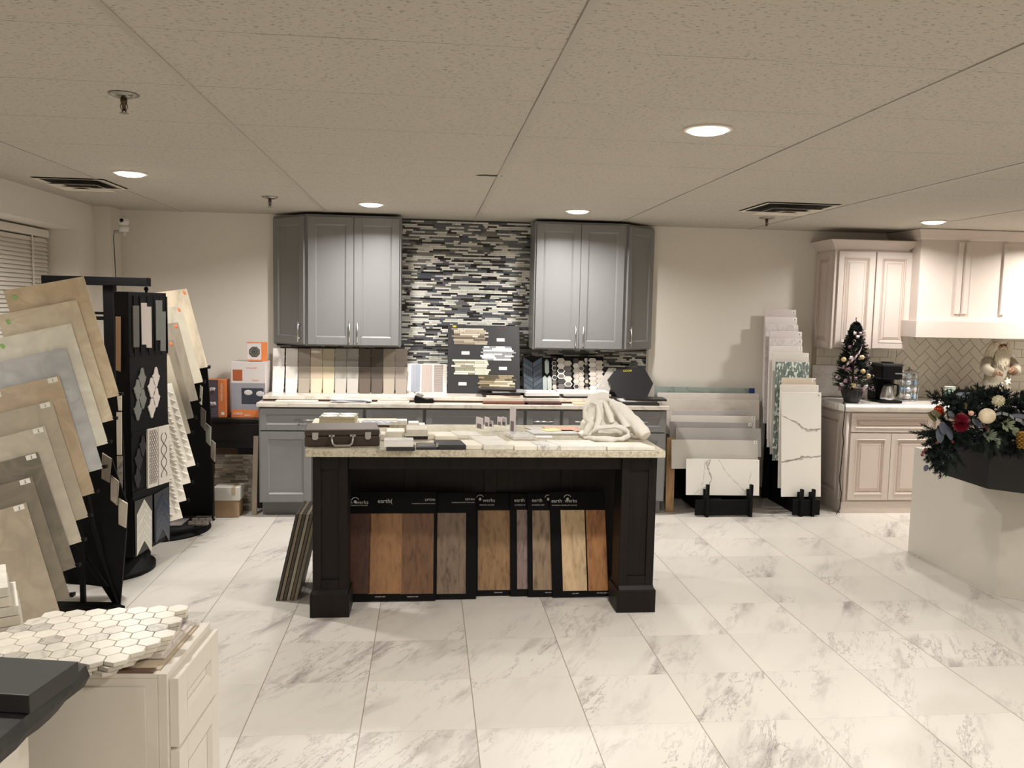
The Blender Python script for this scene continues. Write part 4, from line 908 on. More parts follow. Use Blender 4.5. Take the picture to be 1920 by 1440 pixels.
# ================================================================== CREAM KITCHEN (right)
CR = [CREAM, CREAMD]
XK = 3.485; YK = 6.6
def kbase(x0, x1, lb, side=False):
    t = T('base_cabinet', lb, 'cabinet', ((x0+x1)/2, 6.9, 0), 'cream base cabinets')
    f = MB().box(x0, x1, YK, YB-.001, .11, .868); f.box(x0+.0, x1, YK+.0, YB-.001, 0, .11) if side else f.box(x0, x1, YK+.02, YB-.001, 0, .11); f.build('body', CREAM, t, .002)
    f = MB().box(x0-.004, x1, YK-.008, YK, 0, .085); f.box(x0-.004, x1, YK-.012, YK, .085, .1); f.build('base_moulding', CREAM, t, .002)
    w = x1-x0-.03; a = x0+(.05 if side else .015); w = x1-.015-a
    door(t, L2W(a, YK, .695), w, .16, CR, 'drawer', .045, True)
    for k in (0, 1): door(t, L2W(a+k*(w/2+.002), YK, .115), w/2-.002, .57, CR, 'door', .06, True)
    if side:
        door(t, L2W(x0, YB-.04, .11, -pi/2), YB-.04-YK-.03, .73, CR, 'side_panel', .06, True, th=.008)
        MB().tube([(x0+.02, YK-.012, .1), (x0+.02, YK-.012, .86)], .012, seg=10).build('corner_bead', CREAM, t)
    return t
kbase(XK, 4.27, 'cream base cabinet with moulded drawer and doors at the left end of the kitchen', True)
kbase(4.27, 5.05, 'cream base cabinet partly hidden behind the white island'); kbase(5.05, 5.85, 'cream base cabinet hidden at the right behind the garland')
f = MB(); prof = [(YK-.045, .872), (YK-.045, .89), (YK-.055, .9), (YK-.055, .915), (YK-.04, .93), (YB-.001, .93), (YB-.001, .869), (YK-.03, .869)]
f.prism(prof, 0, XK-.03, 5.9); KC = marble((240, 236, 230), (200, 190, 184), 3, .3, .15)
f.build('countertop', KC, None, .004, tag=('thick white moulded edge countertop on the cream cabinets', 'countertop'))
KZ = .931
# upper cabinet
t = T('wall_cabinet', 'cream wall cabinet with crown moulding beside the range hood', 'cabinet', (3.82, 7.0, 1.375)); x0, x1, z0, z1, yf = 3.462, 4.178, 1.378, 2.235, 6.88
MB().box(x0, x1, yf, YB-.001, z0, z1).build('body', CREAM, t, .002)
w = (x1-x0-.03-.03)/2
for k in (0, 1): door(t, L2W(x0+.03+k*(w+.012), yf, z0+.012), w, z1-z0-.03, CR, 'door', .06, True)
door(t, L2W(x0, YB-.02, z0+.012, -pi/2), YB-.02-yf-.02, z1-z0-.03, CR, 'side_panel', .055, True, th=.01)
f = MB()
def crown(f, x0, x1, yf, yb, za, zb, out):
    for (oa, ob, a, b_) in ((.004, .012, 0, .12), (.012, out*.55, .12, .45), (out*.55, out, .45, .9), (out, out, .9, 1)):
        A, B_ = za+(zb-za)*a, za+(zb-za)*b_
        P = lambda o, z: [(x0-o, yb, z), (x0-o, yf-o, z), (x1+o, yf-o, z), (x1+o, yb, z)]
        p, q_ = P(oa, A), P(ob, B_)
        for i in range(3): f.add([p[i], p[i+1], q_[i+1], q_[i]], [(0, 1, 2, 3)])
    f.box(x0-out, x1+out, yf-out, yb, zb-.002, zb); f.box(x0-.004, x1+.004, yf-.004, yb, za, za+.002)
crown(f, x0, x1-.06, yf, YB-.001, 2.23, 2.315, .07); f.build('crown_moulding', CREAM, t)
# range hood
t = T('range_hood', 'large cream painted range hood with vertical battens', 'range hood', (5.0, 6.95, 1.49))
hx0 = 4.15; MB().box(hx0, 6.1, 6.74, YB-.001, 1.64, 2.33).build('chimney', CREAM, t, .003)
MB().box(hx0-.06, 6.15, 6.64, YB-.001, 1.497, 1.64).build('mantel_band', CREAM, t, .003)
f = MB()
for u in (1800, 1814, 1885): 
    p = Y(u, 520, 6.72); f.box(p.x-.022, p.x+.022, 6.722, 6.741, 1.70, 2.31)
p, p2 = Y(1800, 500, 6.72), Y(1885, 500, 6.72)
f.build('battens', CREAM, t, .003)
f = MB(); crown(f, hx0, 6.1, 6.74, YB-.001, 2.325, CE-.002, .045); f.build('crown_moulding', CREAM, t)
# ---- cream backsplash: marble strip, subway, herringbone
SUB_ = [M_((176, 164, 146), .8), M_((222, 216, 202), .22, noise=.02, coat=.2)]
def clip(poly, x0, x1, z0, z1):
    for ax, lim, sg in ((0, x0, 1), (0, x1, -1), (1, z0, 1), (1, z1, -1)):
        out = []
        for i in range(len(poly)):
            a, b_ = poly[i], poly[(i+1) % len(poly)]; da, db = sg*(a[ax]-lim), sg*(b_[ax]-lim)
            if da >= 0: out.append(a)
            if da*db < 0: t_ = da/(da-db); out.append((a[0]+(b_[0]-a[0])*t_, a[1]+(b_[1]-a[1])*t_))
        poly = out
        if len(poly) < 3: return None
    ar = sum(poly[i][0]*poly[(i+1) % len(poly)][1]-poly[(i+1) % len(poly)][0]*poly[i][1] for i in range(len(poly)))/2
    return poly if abs(ar) > 2e-4 else None
f = MB(); f.box(3.462, 6.3, YB-.006, YB-.0005, .931, 1.377 if 0 else 1.379, 0); f.box(4.2, 6.3, YB-.006, YB-.0005, 1.379, 1.497, 0)
def tl_(poly): f.prism([(a, b_) for a, b_ in poly], 1, YB-.011, YB-.0062, 1)
def subway(x0, x1, z0, z1, w=.152, h=.076, g=.0022):
    r = 0; z = z0
    while z < z1:
        x = x0-(w/2 if r % 2 else 0)
        while x < x1:
            p = clip([(x+g, z+g), (x+w-g, z+g), (x+w-g, z+h-g), (x+g, z+h-g)], x0, x1, z0, z1)
            if p: tl_(p)
            x += w
        z += h; r += 1
f.box(3.47, 4.21, YB-.02, YB-.0062, .932, 1.215, 2)
subway(3.5, 4.21, 1.218, 1.379); 
f.box(4.213, 4.262, YB-.011, YB-.0062, .933, 1.379, 1)
HX0, HX1, HZ0, HZ1 = 4.265, 5.21, .933, 1.496
a_, L_, g = radians(45), .152, .0022; S_ = .076
for i in range(-14, 22):
    for j in range(-14, 22):
        ox, oz = i*S_+j*S_*2 if 0 else 0, 0
        # herringbone lattice: pairs of horizontal and vertical bricks
        bx, by = i*S_+j*2*S_, i*S_*1-j*2*S_ if 0 else i*S_
        for kind in (0, 1):
            if kind == 0: r0 = (bx, by, bx+L_, by+S_)
            else: r0 = (bx+L_, by-S_, bx+L_+S_, by-S_+L_)
            pl = [(r0[0]+g, r0[1]+g), (r0[2]-g, r0[1]+g), (r0[2]-g, r0[3]-g), (r0[0]+g, r0[3]-g)]
            # lattice vectors (S,S)... and (4S? ,0)
            pl = [(x*cos(a_)-z*sin(a_)+4.7, x*sin(a_)+z*cos(a_)+1.2) for x, z in pl]
            if j % 2: continue
            p = clip(pl, HX0, HX1, HZ0, HZ1)
            if p: tl_(p)
f.box(5.213, 5.26, YB-.011, YB-.0062, .933, 1.496, 1); subway(5.263, 6.2, .933, 1.496)
f.build('tiled_backsplash', SUB_+[KC], tag=('cream herringbone and subway tile backsplash behind the cream cabinets', 'backsplash'))
# ---- Christmas tree
NEED = M_((22, 34, 28), .7, noise=.35, scale=40); NEED2 = M_((44, 58, 48), .7, noise=.3, scale=40); RIB = M_((122, 92, 104), .35, noise=.5, scale=90); RIBW = M_((196, 184, 190), .3, noise=.2, scale=60)
def sprig(f, c, d, L, rn, n=26, nl=.02, w=.0016, mi=0):
    d = V(d).normalized(); a = d.cross(V((.3, .2, 1))).normalized(); b_ = d.cross(a)
    f.tube([c, c+d*L], .0016, mi, 4)
    for i in range(n):
        t_ = (i+.5)/n; p = c+d*L*t_; an = rn.random()*2*pi; s = (a*cos(an)+b_*sin(an))
        q_ = p+(s*.8+d*.7).normalized()*nl*(1.05-.4*t_); o = s.cross(d)*w
        f.add([p-o, p+o, q_], [(0, 1, 2)], mi); f.add([p-d*w, p+d*w, q_], [(0, 1, 2)], mi)
tb = Z(1594, 757, KZ)+V((0, .06, 0)); tb = V((3.595, 6.715, KZ)); rn = random.Random(11)
t = T('christmas_tree', 'small Christmas tree with plaid ribbon and gold baubles on the cream counter', 'Christmas tree', tb)
f = MB(); prof = [(.05, 0), (.062, .01), (.075, .05), (.082, .095), (.088, .105), (.086, .115), (.07, .112), (.01, .11)]
f.lathe(prof, tb, 28)
for i in range(20): a = 2*pi*i/20; f.tube([tb+V((.05*cos(a), .05*sin(a), .002)), tb+V((.072*cos(a), .072*sin(a), .05)), tb+V((.086*cos(a), .086*sin(a), .1))], .0055, seg=6)
f.build('pot', M_((34, 32, 32), .5, noise=.1), t)
f = MB(); f.tube([tb+V((0, 0, .1)), tb+V((0, 0, .62))], [.009, .003], 1)
H = .56
for i in range(620):
    k = rn.random()**.85; z = .115+k*H; R = .15*(1-k)**.7+.014; an = rn.random()*2*pi
    r0 = R*rn.uniform(.1, .7); c = tb+V((r0*cos(an), r0*sin(an), z)); d = V((cos(an), sin(an), rn.uniform(-.05, .6)))
    sprig(f, c, d, (R-r0)*rn.uniform(.7, 1.12)+.01, rn, 24, .019, .0026)
sprig(f, tb+V((0, 0, .62)), V((0, 0, 1)), .1, rn, 50, .02, .0026)
f.build('branches', [NEED, M_((60, 44, 34), .8)], t)
f = MB()
def loop(f, c, d, s, w, mi):
    d = V(d).normalized(); u_ = d.cross(V((0, 0, 1))).normalized(); pts = []
    for k in range(9):
        a = 2*pi*k/8; pts.append(c+d*s*(1-cos(a))*.6+(V((0, 0, 1))*sin(a)*s*.4))
    for k in range(8):
        f.add([pts[k]-u_*w, pts[k]+u_*w, pts[k+1]+u_*w, pts[k+1]-u_*w], [(0, 1, 2, 3)], mi)
for i in range(64):
    f = MB(); k = rn.choice((.0, .12, .3, .45, .62, .8))+rn.uniform(-.03, .05); k = max(.0, k); z = .13+k*H; R = .16*(1-min(.98, k))**.75+.012; an = rn.random()*2*pi
    loop(f, tb+V((R*.85*cos(an), R*.85*sin(an), z)), V((cos(an), sin(an), rn.uniform(-.6, .6))), .034, .011, rn.randrange(2)); f.build('ribbon_loop', [RIB, RIBW], t)
f = MB(); pts = [tb+V((.13*(1-.75*k/14)*cos(-2.6+k*.13), .13*(1-.75*k/14)*sin(-2.6+k*.13)-.03, .33+k*.016)) for k in range(15)][::-1]
for k in range(14): f.add([pts[k]-V((0, 0, .012)), pts[k]+V((0, 0, .012)), pts[k+1]+V((0, 0, .012)), pts[k+1]-V((0, 0, .012))], [(0, 1, 2, 3)], k % 2)
f.build('ribbon', [RIB, RIBW], t)
GB = M_((214, 188, 140), .25, .5, noise=.3, scale=60)
for (u, v) in ((1582, 674), (1616, 670), (1618, 696), (1628, 705), (1600, 722)):
    p = Y(u, v, tb.y-.12); MB().ball(p, .021, seg=16, rings=10).build('bauble', GB, t)
# power cord of the tree
f = MB(); f.tube([(3.55, 6.75, KZ+.004), (3.47, 6.62, KZ+.004), (3.449, 6.54, KZ+.001), (3.445, 6.53, .88), (3.45, 6.56, .7), (3.47, 6.57, .62), (3.45, 6.55, .45), (3.44, 6.55, .3), (3.47, 6.56, .18), (3.46, 6.55, .05), (3.42, 6.53, .008)], .0035, seg=6)
f.build('power_cord', BLACK, tag=('thin dark power cord hanging down the corner of the cream base cabinet', 'cord'))
f = MB(); f.tube([(3.47, 7.1, KZ+.003), (3.6, 7.12, KZ+.003), (3.75, 7.08, KZ+.003), (3.87, 7.0, KZ+.003)], .003, seg=6); f.build('power_cord', BLACK, tag=('thin black cord lying on the cream counter behind the tree', 'cord'))
# ---- coffee maker
cx_, cy_ = 3.935, 6.80
t = T('coffee_maker', 'black single serve coffee maker with steel thermal carafe on the cream counter', 'coffee maker', (cx_, cy_, KZ)); B_ = BLACK
xf = L2W(cx_, cy_, 0, radians(-4))
MB(xf).box(-.085, .1, -.13, .14, KZ+.001, KZ+.022).build('base', B_, t, .008)
MB(xf).box(-.088, .085, -.0, .14, KZ+.022, KZ+.31).build('water_tank_body', B_, t, .012)
MB(xf).box(-.09, .088, -.13, .14, KZ+.2, KZ+.335).build('brew_head', B_, t, .015)
MB(xf).box(-.092, .09, -.132, .14, KZ+.31, KZ+.337).build('top_band', M_((60, 60, 62), .3, .5), t, .01)
MB(xf).box(-.04, .03, -.08, .02, KZ+.337, KZ+.348).build('lid_handle', B_, t, .004)
cc = xf @ V((-.005, -.065, 0))
MB().lathe([(.055, KZ+.0225), (.06, KZ+.03), (.058, KZ+.06), (.048, KZ+.11), (.038, KZ+.14), (.034, KZ+.15)], (cc.x, cc.y, 0), 28).build('carafe', STEEL, t)
MB().lathe([(.035, KZ+.15), (.037, KZ+.155), (.034, KZ+.172), (.015, KZ+.178)], (cc.x, cc.y, 0), 24).build('carafe_lid', B_, t)
MB().tube([(cc.x+.03, cc.y-.03, KZ+.16), (cc.x+.065, cc.y-.045, KZ+.155), (cc.x+.068, cc.y-.045, KZ+.08), (cc.x+.055, cc.y-.04, KZ+.06)], [.008, .011, .011, .008]).build('carafe_handle', B_, t)
text('KEURIG', t, xf @ V((.02, -.131, KZ+.25)), xf.to_3x3() @ V((1, 0, 0)), (0, 0, 1), .011, TEXTW)
for k in (0, 1): MB(xf).ball((.03+.035*k, -.12, KZ+.322), .012, sc_=(1, .8, .7), seg=10, rings=6).build('button', CHROME, t)
# ---- pod carousel
p0 = V((4.21, 6.9, KZ)); t = T('coffee_pod_carousel', 'chrome wire carousel filled with coffee pods on the cream counter', 'pod holder', p0)
f = MB(); f.lathe([(.07, .001), (.07, .008), (.01, .012)], p0, 24); f.tube([p0+V((0, 0, .01)), p0+V((0, 0, .285))], .005); f.ball(p0+V((0, 0, .29)), .011, seg=10, rings=8)
for i in range(6):
    a = 2*pi*i/6
    for da in (-.33, .33): f.tube([p0+V((.075*cos(a+da), .075*sin(a+da), .01)), p0+V((.088*cos(a+da), .088*sin(a+da), .15)), p0+V((.075*cos(a+da), .075*sin(a+da), .25)), p0+V((.01, 0, .28))], .0022, seg=5)
for z in (.01, .07, .13, .19, .25): f.tube([p0+V((.083*cos(a), .083*sin(a), z)) for a in [2*pi*k/20 for k in range(21)]], .002, seg=5)
f.build('wire_frame', CHROME, t)
for i in range(6):
    for j in range(4):
        a = 2*pi*i/6; d = V((cos(a), sin(a), 0)); c = p0+d*.05+V((0, 0, .042+j*.06))
        f = MB(Matrix.Translation(c) @ d.to_track_quat('Z', 'Y').to_matrix().to_4x4()); f.lathe([(.015, -.018), (.020, .014), (.023, .016), (.023, .018)], (0, 0, 0), 14); k = rn.randrange(3)
        o = f.build('coffee_pod', M_([(206, 214, 224), (150, 180, 206), (226, 220, 214)][k], .3, noise=.1), t)
# bowl, cups
p = V((4.4, 6.78, KZ)); MB().lathe([(.018, .001), (.03, .008), (.042, .026), (.040, .026), (.027, .012), (.002, .01)], p, 24).build('bowl', M_((240, 238, 234), .3), tag=('small white bowl on the cream counter between pods and cups', 'bowl'))
MB().ball(p+V((.005, .0, .024)), .014, seg=10, rings=6).build('wrapped_candy', M_((170, 40, 36), .3), tag=('small red wrapped sweet in the white bowl', 'sweet'))
GC = M_((86, 118, 106), .6, noise=.04); WC = M_((236, 230, 214), .6)
for k in range(4):
    z = KZ+k*.012; p = V((4.535, 6.8, z)); f = MB(); f.lathe([(.032, .001), (.043, .098), (.0415, .098), (.031, .004)], p, 28, 0); f.lathe([(.043, .098), (.0452, .1), (.044, .103), (.0415, .1)], p, 28, 1)
    f.build('paper_cup', [GC, WC], tag=('green paper cup with cream rim, %s of the stack on the cream counter' % ('lowest', 'second', 'third', 'topmost')[k], 'cup', 'stacked paper cups'))
# sign / box behind garland
p = V((4.78, 6.86, KZ)); t = T('countertop_appliance', 'dark topped box appliance with blue white print behind the garland', 'box', p)
MB().box(4.68, 4.92, 6.8, 6.92, KZ+.001, KZ+.09).build('body', M_((150, 164, 180), .4, noise=.6, scale=40), t, .004); MB().box(4.67, 4.93, 6.79, 6.93, KZ+.09, KZ+.102).build('top', BLACKM, t, .003)
p = V((5.28, 6.75, KZ)); f = MB(); f.lathe([(.09, .02), (.1, .03), (.1, .1), (.09, .11), (.02, .115)], p, 24); f.lathe([(.03, .115), (.034, .13), (.03, .145), (.01, .147)], p, 16)
f.build('cooking_pot', BLACK, tag=('dark round pot with a knob lid at the right edge of the cream counter', 'pot')); MB().lathe([(.11, .001), (.12, .018), (.1, .019)], p, 24).build('plate', M_((236, 232, 224), .3), tag=('white round plate under the dark pot', 'plate'))

# ---- old man figurine
def figurine():
    c = V((4.98, 6.82, KZ)); s = 1.0
    t = T('bearded_man_figurine', 'white robed figurine of an old man with long white beard and round hat', 'figurine', c)
    ROBE = M_((156, 147, 132), .9, noise=.12, scale=30, bump=.5); FUR = M_((206, 196, 176), .95, noise=.15, scale=70, bump=.8); SK = M_((160, 126, 102), .6, noise=.05); GLV = M_((120, 98, 76), .8, noise=.2)
    # body: one continuous skinned surface (pelvis root, torso, neck, head, arms, hands)
    nodes = [((0, 0, .16), .075), ((0, .005, .28), .06), ((0, .005, .35), .05), ((0, .0, .40), .035), ((0, -.005, .45), .026), ((0, -.012, .49), .043), ((0, -.012, .525), .04),
             ((-.07, .0, .365), .024), ((-.125, -.035, .31), .022), ((-.105, -.085, .262), .022), ((-.09, -.1, .258), .016),
             ((.07, .0, .365), .024), ((.13, -.03, .325), .022), ((.06, -.09, .285), .022), ((.042, -.098, .285), .016), ((0, 0, .03), .10)]
    ed = [(0, 1), (1, 2), (2, 3), (3, 4), (4, 5), (5, 6), (2, 7), (7, 8), (8, 9), (9, 10), (2, 11), (11, 12), (12, 13), (13, 14), (0, 15)]
    me = bpy.data.meshes.new('body'); me.from_pydata([n[0] for n in nodes], ed, []); o = bpy.data.objects.new('body', me); col.objects.link(o); o.parent = t
    bm = bmesh.new(); bm.from_mesh(me); ly = bm.verts.layers.skin.verify()
    for v in bm.verts: v[ly].radius = (nodes[v.index][1],)*2; v[ly].use_root = (v.index == 0)
    bm.to_mesh(me); bm.free(); o.modifiers.new('skin', 'SKIN'); sb = o.modifiers.new('sub', 'SUBSURF'); sb.levels = sb.render_levels = 2; me.materials.append(SK)
    # robe
    f = MB(); prof = [(.125, .001), (.13, .02), (.118, .12), (.105, .22), (.1, .3), (.095, .36), (.075, .41), (.04, .445)]
    vs = []; seg = 40
    for j, (r, z) in enumerate(prof):
        for i in range(seg):
            a = 2*pi*i/seg; rr = r*(1+.035*sin(a*9+z*9)*(1-z*1.5)); vs.append((rr*cos(a), rr*.8*sin(a), z))
    fs = [(j*seg+i, j*seg+(i+1) % seg, (j+1)*seg+(i+1) % seg, (j+1)*seg+i) for j in range(len(prof)-1) for i in range(seg)]
    f = MB(Matrix.Translation(c)); f.add(vs, fs, 0, True); f.build('robe', ROBE, t)
    C = lambda x, y, z: c+V((x, y, z))
    for s_ in (-1, 1):
        pts = [C(s_*.07, .0, .39), C(s_*.115, -.01, .36), C(s_*.142, -.035, .31), C(s_*.125, -.07, .28), C(s_*.09 if s_ < 0 else s_*.085, -.088, .268 if s_ < 0 else .285)]
        MB().tube(pts, [.036, .042, .043, .04, .033], seg=16).build('sleeve', ROBE, t); 
        e = pts[-1]; d = (pts[-1]-pts[-2]).normalized(); MB().tube([e-d*.012, e, e+d*.012], [.036, .04, .036], seg=16).build('fur_cuff', GLV, t)
        h = MB(); pc = e+d*.03; h.ball(pc, .015, sc_=(1, .8, 1.1), seg=12, rings=8)
        for k in range(4): q0 = pc+V((.0+d.x*.008, -.006, .012-.008*k)); h.tube([q0, q0+d*.014+V((0, -.008, 0)), q0+d*.02+V((0, -.014, -.01+.002*k))], [.0048, .0044, .0036], seg=6)
        h.tube([pc+V((0, -.004, .012)), pc+V((s_*-.006, -.014, .022)), pc+V((s_*-.012, -.018, .024))], [.005, .0045, .0035], seg=6)
        h.build('hand', SK, t)
    # head face
    f = MB(); f.ball(C(0, -.058, .497), .0095, seg=10, rings=8); 
    for s_ in (-1, 1): f.ball(C(s_*.024, -.045, .492), .013, seg=10, rings=8, sc_=(1, .6, .8)); f.ball(C(s_*.043, -.012, .498), .01, seg=8, rings=6, sc_=(.5, 1, 1.3))
    f.build('nose_and_cheeks', M_((196, 150, 124), .5), t)
    f = MB()
    for s_ in (-1, 1): f.ball(C(s_*.016, -.0505, .509), .0045, seg=8, rings=6)
    f.build('eyes', M_((30, 22, 18), .2), t)
    f = MB(); r = random.Random(5)
    for i in range(150):     # beard locks
        a = r.uniform(-1.25, 1.25); x0 = .042*sin(a); y0 = -.012-.042*cos(a); z0 = .485-r.random()*.02
        L = .2*(1-abs(a)*.25)*r.uniform(.6, 1); ph = r.random()*6; pts = []
        for k in range(7):
            tt = k/6; pts.append(C(x0*(1+1.1*tt*(1-.4*tt))+.006*sin(ph+k*1.7), y0-.03*sin(tt*2.2)-.004*cos(ph+k*1.7), z0-L*tt))
        f.tube(pts, [.005, .007, .0075, .007, .006, .005, .002], seg=5)
    for s_ in (-1, 1):       # moustache, brows
        f.tube([C(0, -.06, .488), C(s_*.018, -.062, .482), C(s_*.034, -.055, .47)], [.007, .0085, .003], seg=8); f.tube([C(s_*.006, -.055, .519), C(s_*.018, -.056, .522), C(s_*.028, -.05, .517)], .0042, seg=6)
    f.build('beard', FUR, t)
    f = MB()
    for i in range(170):     # hair at the sides and back
        a = r.uniform(.55, 2*pi-.55); rr = .052; x0 = rr*sin(a); y0 = -.012-rr*cos(a); z0 = .535-r.random()*.02; L = .17*r.uniform(.6, 1); ph = r.random()*6
        pts = [C(x0*(1.1+1.25*(k/6)**.6)+.006*sin(ph+k*1.8), y0*(1)+(.02*(k/6))+.005*cos(ph+k*1.8), z0-L*k/6) for k in range(7)]; f.tube(pts, [.006, .008, .0085, .008, .007, .005, .002], seg=5)
    f.build('hair', FUR, t)
    f = MB(); f.lathe([(.052, .524), (.06, .53), (.062, .545), (.055, .556), (.062, .56), (.066, .575), (.05, .592), (.02, .6), (.001, .601)], C(0, -.008, 0), 28); f.build('hat', M_((196, 188, 174), .9, noise=.1, bump=.6), t)
    f = MB(); k = C(.02, -.115, .2)
    pts = []
    for i in range(10): a = pi/2+i*pi/5+.3; q_ = .036 if i % 2 == 0 else .015; pts.append((k.x+q_*cos(a), k.z+q_*sin(a)))
    f.prism(pts, 1, k.y-.004, k.y+.004); f.build('star', M_((238, 232, 218), .4), t)
    MB().lathe([(.002, -.02), (.012, -.016), (.016, 0), (.014, .012)], C(-.03, -.112, .175), 12).build('bell', STEEL, t)
    f = MB()
    for j, a in enumerate((.5, 1.0)): f.tube([C(.1, .05, .3), C(.1+.11*cos(a), .06, .3+.16*sin(a)+.0)], .004, seg=6)
    f.tube([C(.13, .055, .4), C(.2, .06, .43)], .005, seg=6); f.tube([C(.145, .055, .43), C(.2, .06, .395)], .005, seg=6); f.build('twig_bundle', STICK, t)
figurine()

# ================================================================== WHITE ISLAND WITH RAISED BLACK BAR
t = T('white_island', 'white painted island with chamfered corner and black granite bar top', 'island', (4.4, 4.9, 0))
poly1 = [(3.432, 5.5), (3.432, 4.565), (3.62, 4.40), (5.6, 4.40), (5.6, 5.5)]
poly2 = [(3.432, 5.5), (3.432, 4.86), (5.6, 4.86), (5.6, 5.5)]
IW = M_((204, 198, 188), .5, noise=.02)
MB().prism(poly1, 2, 0, .70).prism(poly2, 2, .7005, .752).build('body', IW, t, .002)
BG = granite((12, 12, 13), (16, 16, 18), (26, 25, 26), 120, .22)
bp_ = [(3.18, 4.76), (3.18, 4.37), (3.34, 4.215), (3.75, 4.14), (5.6, 4.14), (5.6, 4.855), (3.3, 4.855)]
m, nt, b = base('black_granite'); vo = nn(nt, 'ShaderNodeTexVoronoi', i_Scale=60.0); nt.links.new(coords(nt), vo.inputs[0]); r_ = ramp(nt, vo.outputs[0], [(0.0, G(1)), (.035, G(.6)), (.06, G(0))])
nt.links.new(mixc(nt, r_.outputs[0], lin((5, 5, 6)), lin((90, 86, 80))), b.inputs['Base Color']); b.inputs['Roughness'].default_value = .3
MB().prism(bp_, 2, .7005, .985).build('black_granite_bar', m, t, .003)
# garland
t = T('christmas_garland', 'evergreen Christmas garland with flowers and baubles draped on the black bar top', 'garland', (3.5, 4.4, .985)); rn = random.Random(21)
f = MB(); GZ = .985
def gs(x, y, z, R, n, L=.12, mi=0, up=.2, dn=None):
    for i in range(int(n*2.3)):
        a = rn.random()*2*pi; c = V((x+rn.uniform(-R, R), y+rn.uniform(-R, R)*.6, z+rn.uniform(0, R*.7))); d = V((cos(a), sin(a)*.7-.2, rn.uniform(-.2, 1)*up*3)) if dn is None else V((dn[0]+.6*cos(a), dn[1]+.5*sin(a), dn[2]+rn.uniform(-.3, .3)))
        sprig(f, c, d, L*rn.uniform(.6, 1.1), rn, 34, .03, .003, mi if rn.random() < .8 else 1)
for k in range(12): gs(3.3+k*.13, 4.36, GZ+.015, .09, 13, .13)
for k in range(11): gs(3.35+k*.13, 4.24, GZ+.0, .08, 9, .12, dn=(0, -.8, -.1))
for (u, v, n) in ((1840, 738, 9), (1850, 745, 9), (1882, 742, 6), (1775, 745, 7), (1800, 752, 8), (1865, 752, 8)):
    p = Y(u, v, 4.4); gs(p.x, p.y, p.z-.03, .05, n, .1, 0, .35)
for (u, v, n, dn) in ((1775, 800, 16, (-.3, -.3, -.5)), (1765, 820, 16, (-.5, -.2, -.6)), (1770, 838, 14, (-.2, -.2, -.9)), (1785, 815, 14, (0, -.3, -.7)), (1810, 812, 10, (0, -.4, -.6)), (1750, 815, 7, (-1, 0, -.1)), (1768, 852, 7, (.1, -.1, -1))):
    p = Y(u, v, 4.33); p.x = min(p.x, 3.155) if u < 1790 else p.x; gs(p.x, p.y-.03 if u < 1790 else 4.17-.03, p.z, .04, n, .1, 0, .1, dn)
for (u, v) in ((1745, 842), (1752, 858), (1760, 872), (1748, 828)):
    p = Y(u, v, 4.33); gs(min(p.x, 3.13), 4.3, p.z, .02, 4, .07, 0, .1, (-.5, -.2, -.5))
for u in range(1772, 1925, 12):
    for v in (757, 768, 780, 792):
        p = Y(u+rn.uniform(-5, 5), v, 4.34); gs(p.x, 4.34, p.z-.01, .02, 2, .075, 0, .2, (rn.uniform(-.5, .5), -.6, rn.uniform(-.2, .6)))
EP = [(3.17, 4.66), (3.16, 4.5), (3.17, 4.38), (3.24, 4.29), (3.33, 4.20), (3.45, 4.17), (3.58, 4.15), (3.72, 4.13), (3.86, 4.11), (4.0, 4.11), (4.14, 4.11), (4.28, 4.11)]
for k, (x, y) in enumerate(EP):
    ox = (-.6, -.1) if k < 3 else ((-.4, -.6) if k < 5 else (0, -.7)); gs(x, y, GZ+.005, .05, 7, .1, 0, .1, (ox[0], ox[1], .15)); gs(x, y-.01, GZ-.03, .03, 5 if k < 9 else 3, .085, 0, .1, (ox[0], ox[1], -.6))
for k in range(13):
    for (z, y, n_) in ((.01, 4.3, 5), (.045, 4.36, 5), (.085, 4.4, 5), (.12, 4.42, 4)): gs(3.24+k*.1, y, GZ+z*(.6+.4*math.sin(k*1.3)**2), .06, n_, .1, 0, .25)
f.build('pine_sprays', [NEED, NEED2], t)
f = MB()
def leaf(f, c, d, L, w, mi=0, nrm=V((0, -1, .4))):
    d = V(d).normalized(); s = d.cross(nrm).normalized(); n = s.cross(d)
    pr = [(0, .1), (.2, .7), (.45, 1), (.7, .8), (.9, .35), (1, .02)]; vs = []
    for (a, b_) in pr:
        m0 = c+d*L*a+n*(.12*L*math.sin(a*2)); vs += [m0+s*w*b_-n*.15*w*b_, m0, m0-s*w*b_-n*.15*w*b_]
    fs = []
    for i in range(5):
        k = i*3; fs += [(k, k+1, k+4, k+3), (k+1, k+2, k+5, k+4)]
    f.add(vs, fs, mi, True)
for (u, v, dx_, dz, L, w, mi) in ((1757, 787, -.8, .35, .11, .035, 0), (1764, 778, -.9, .2, .1, .03, 0), (1763, 800, -.3, -.9, .1, .035, 1), (1768, 790, -.2, -.8, .08, .035, 1), (1775, 797, .1, -1, .09, .03, 1), (1790, 778, -.7, .1, .08, .03, 1), (1822, 785, .5, -.5, .07, .03, 1), (1740, 872, -.7, -.5, .05, .02, 1), (1893, 778, .9, -.1, .11, .02, 1), (1905, 786, .8, -.5, .1, .02, 1), (1812, 768, -.5, .6, .06, .02, 0)):
    for e in (0, .12): leaf(f, Y(u, v, 4.16), V((dx_+e, -.3, dz-e)), L*.95, w*.62, mi)
f.build('broad_leaves', [M_((92, 84, 56), .5, noise=.3), M_((70, 76, 88), .5, noise=.2)], t)
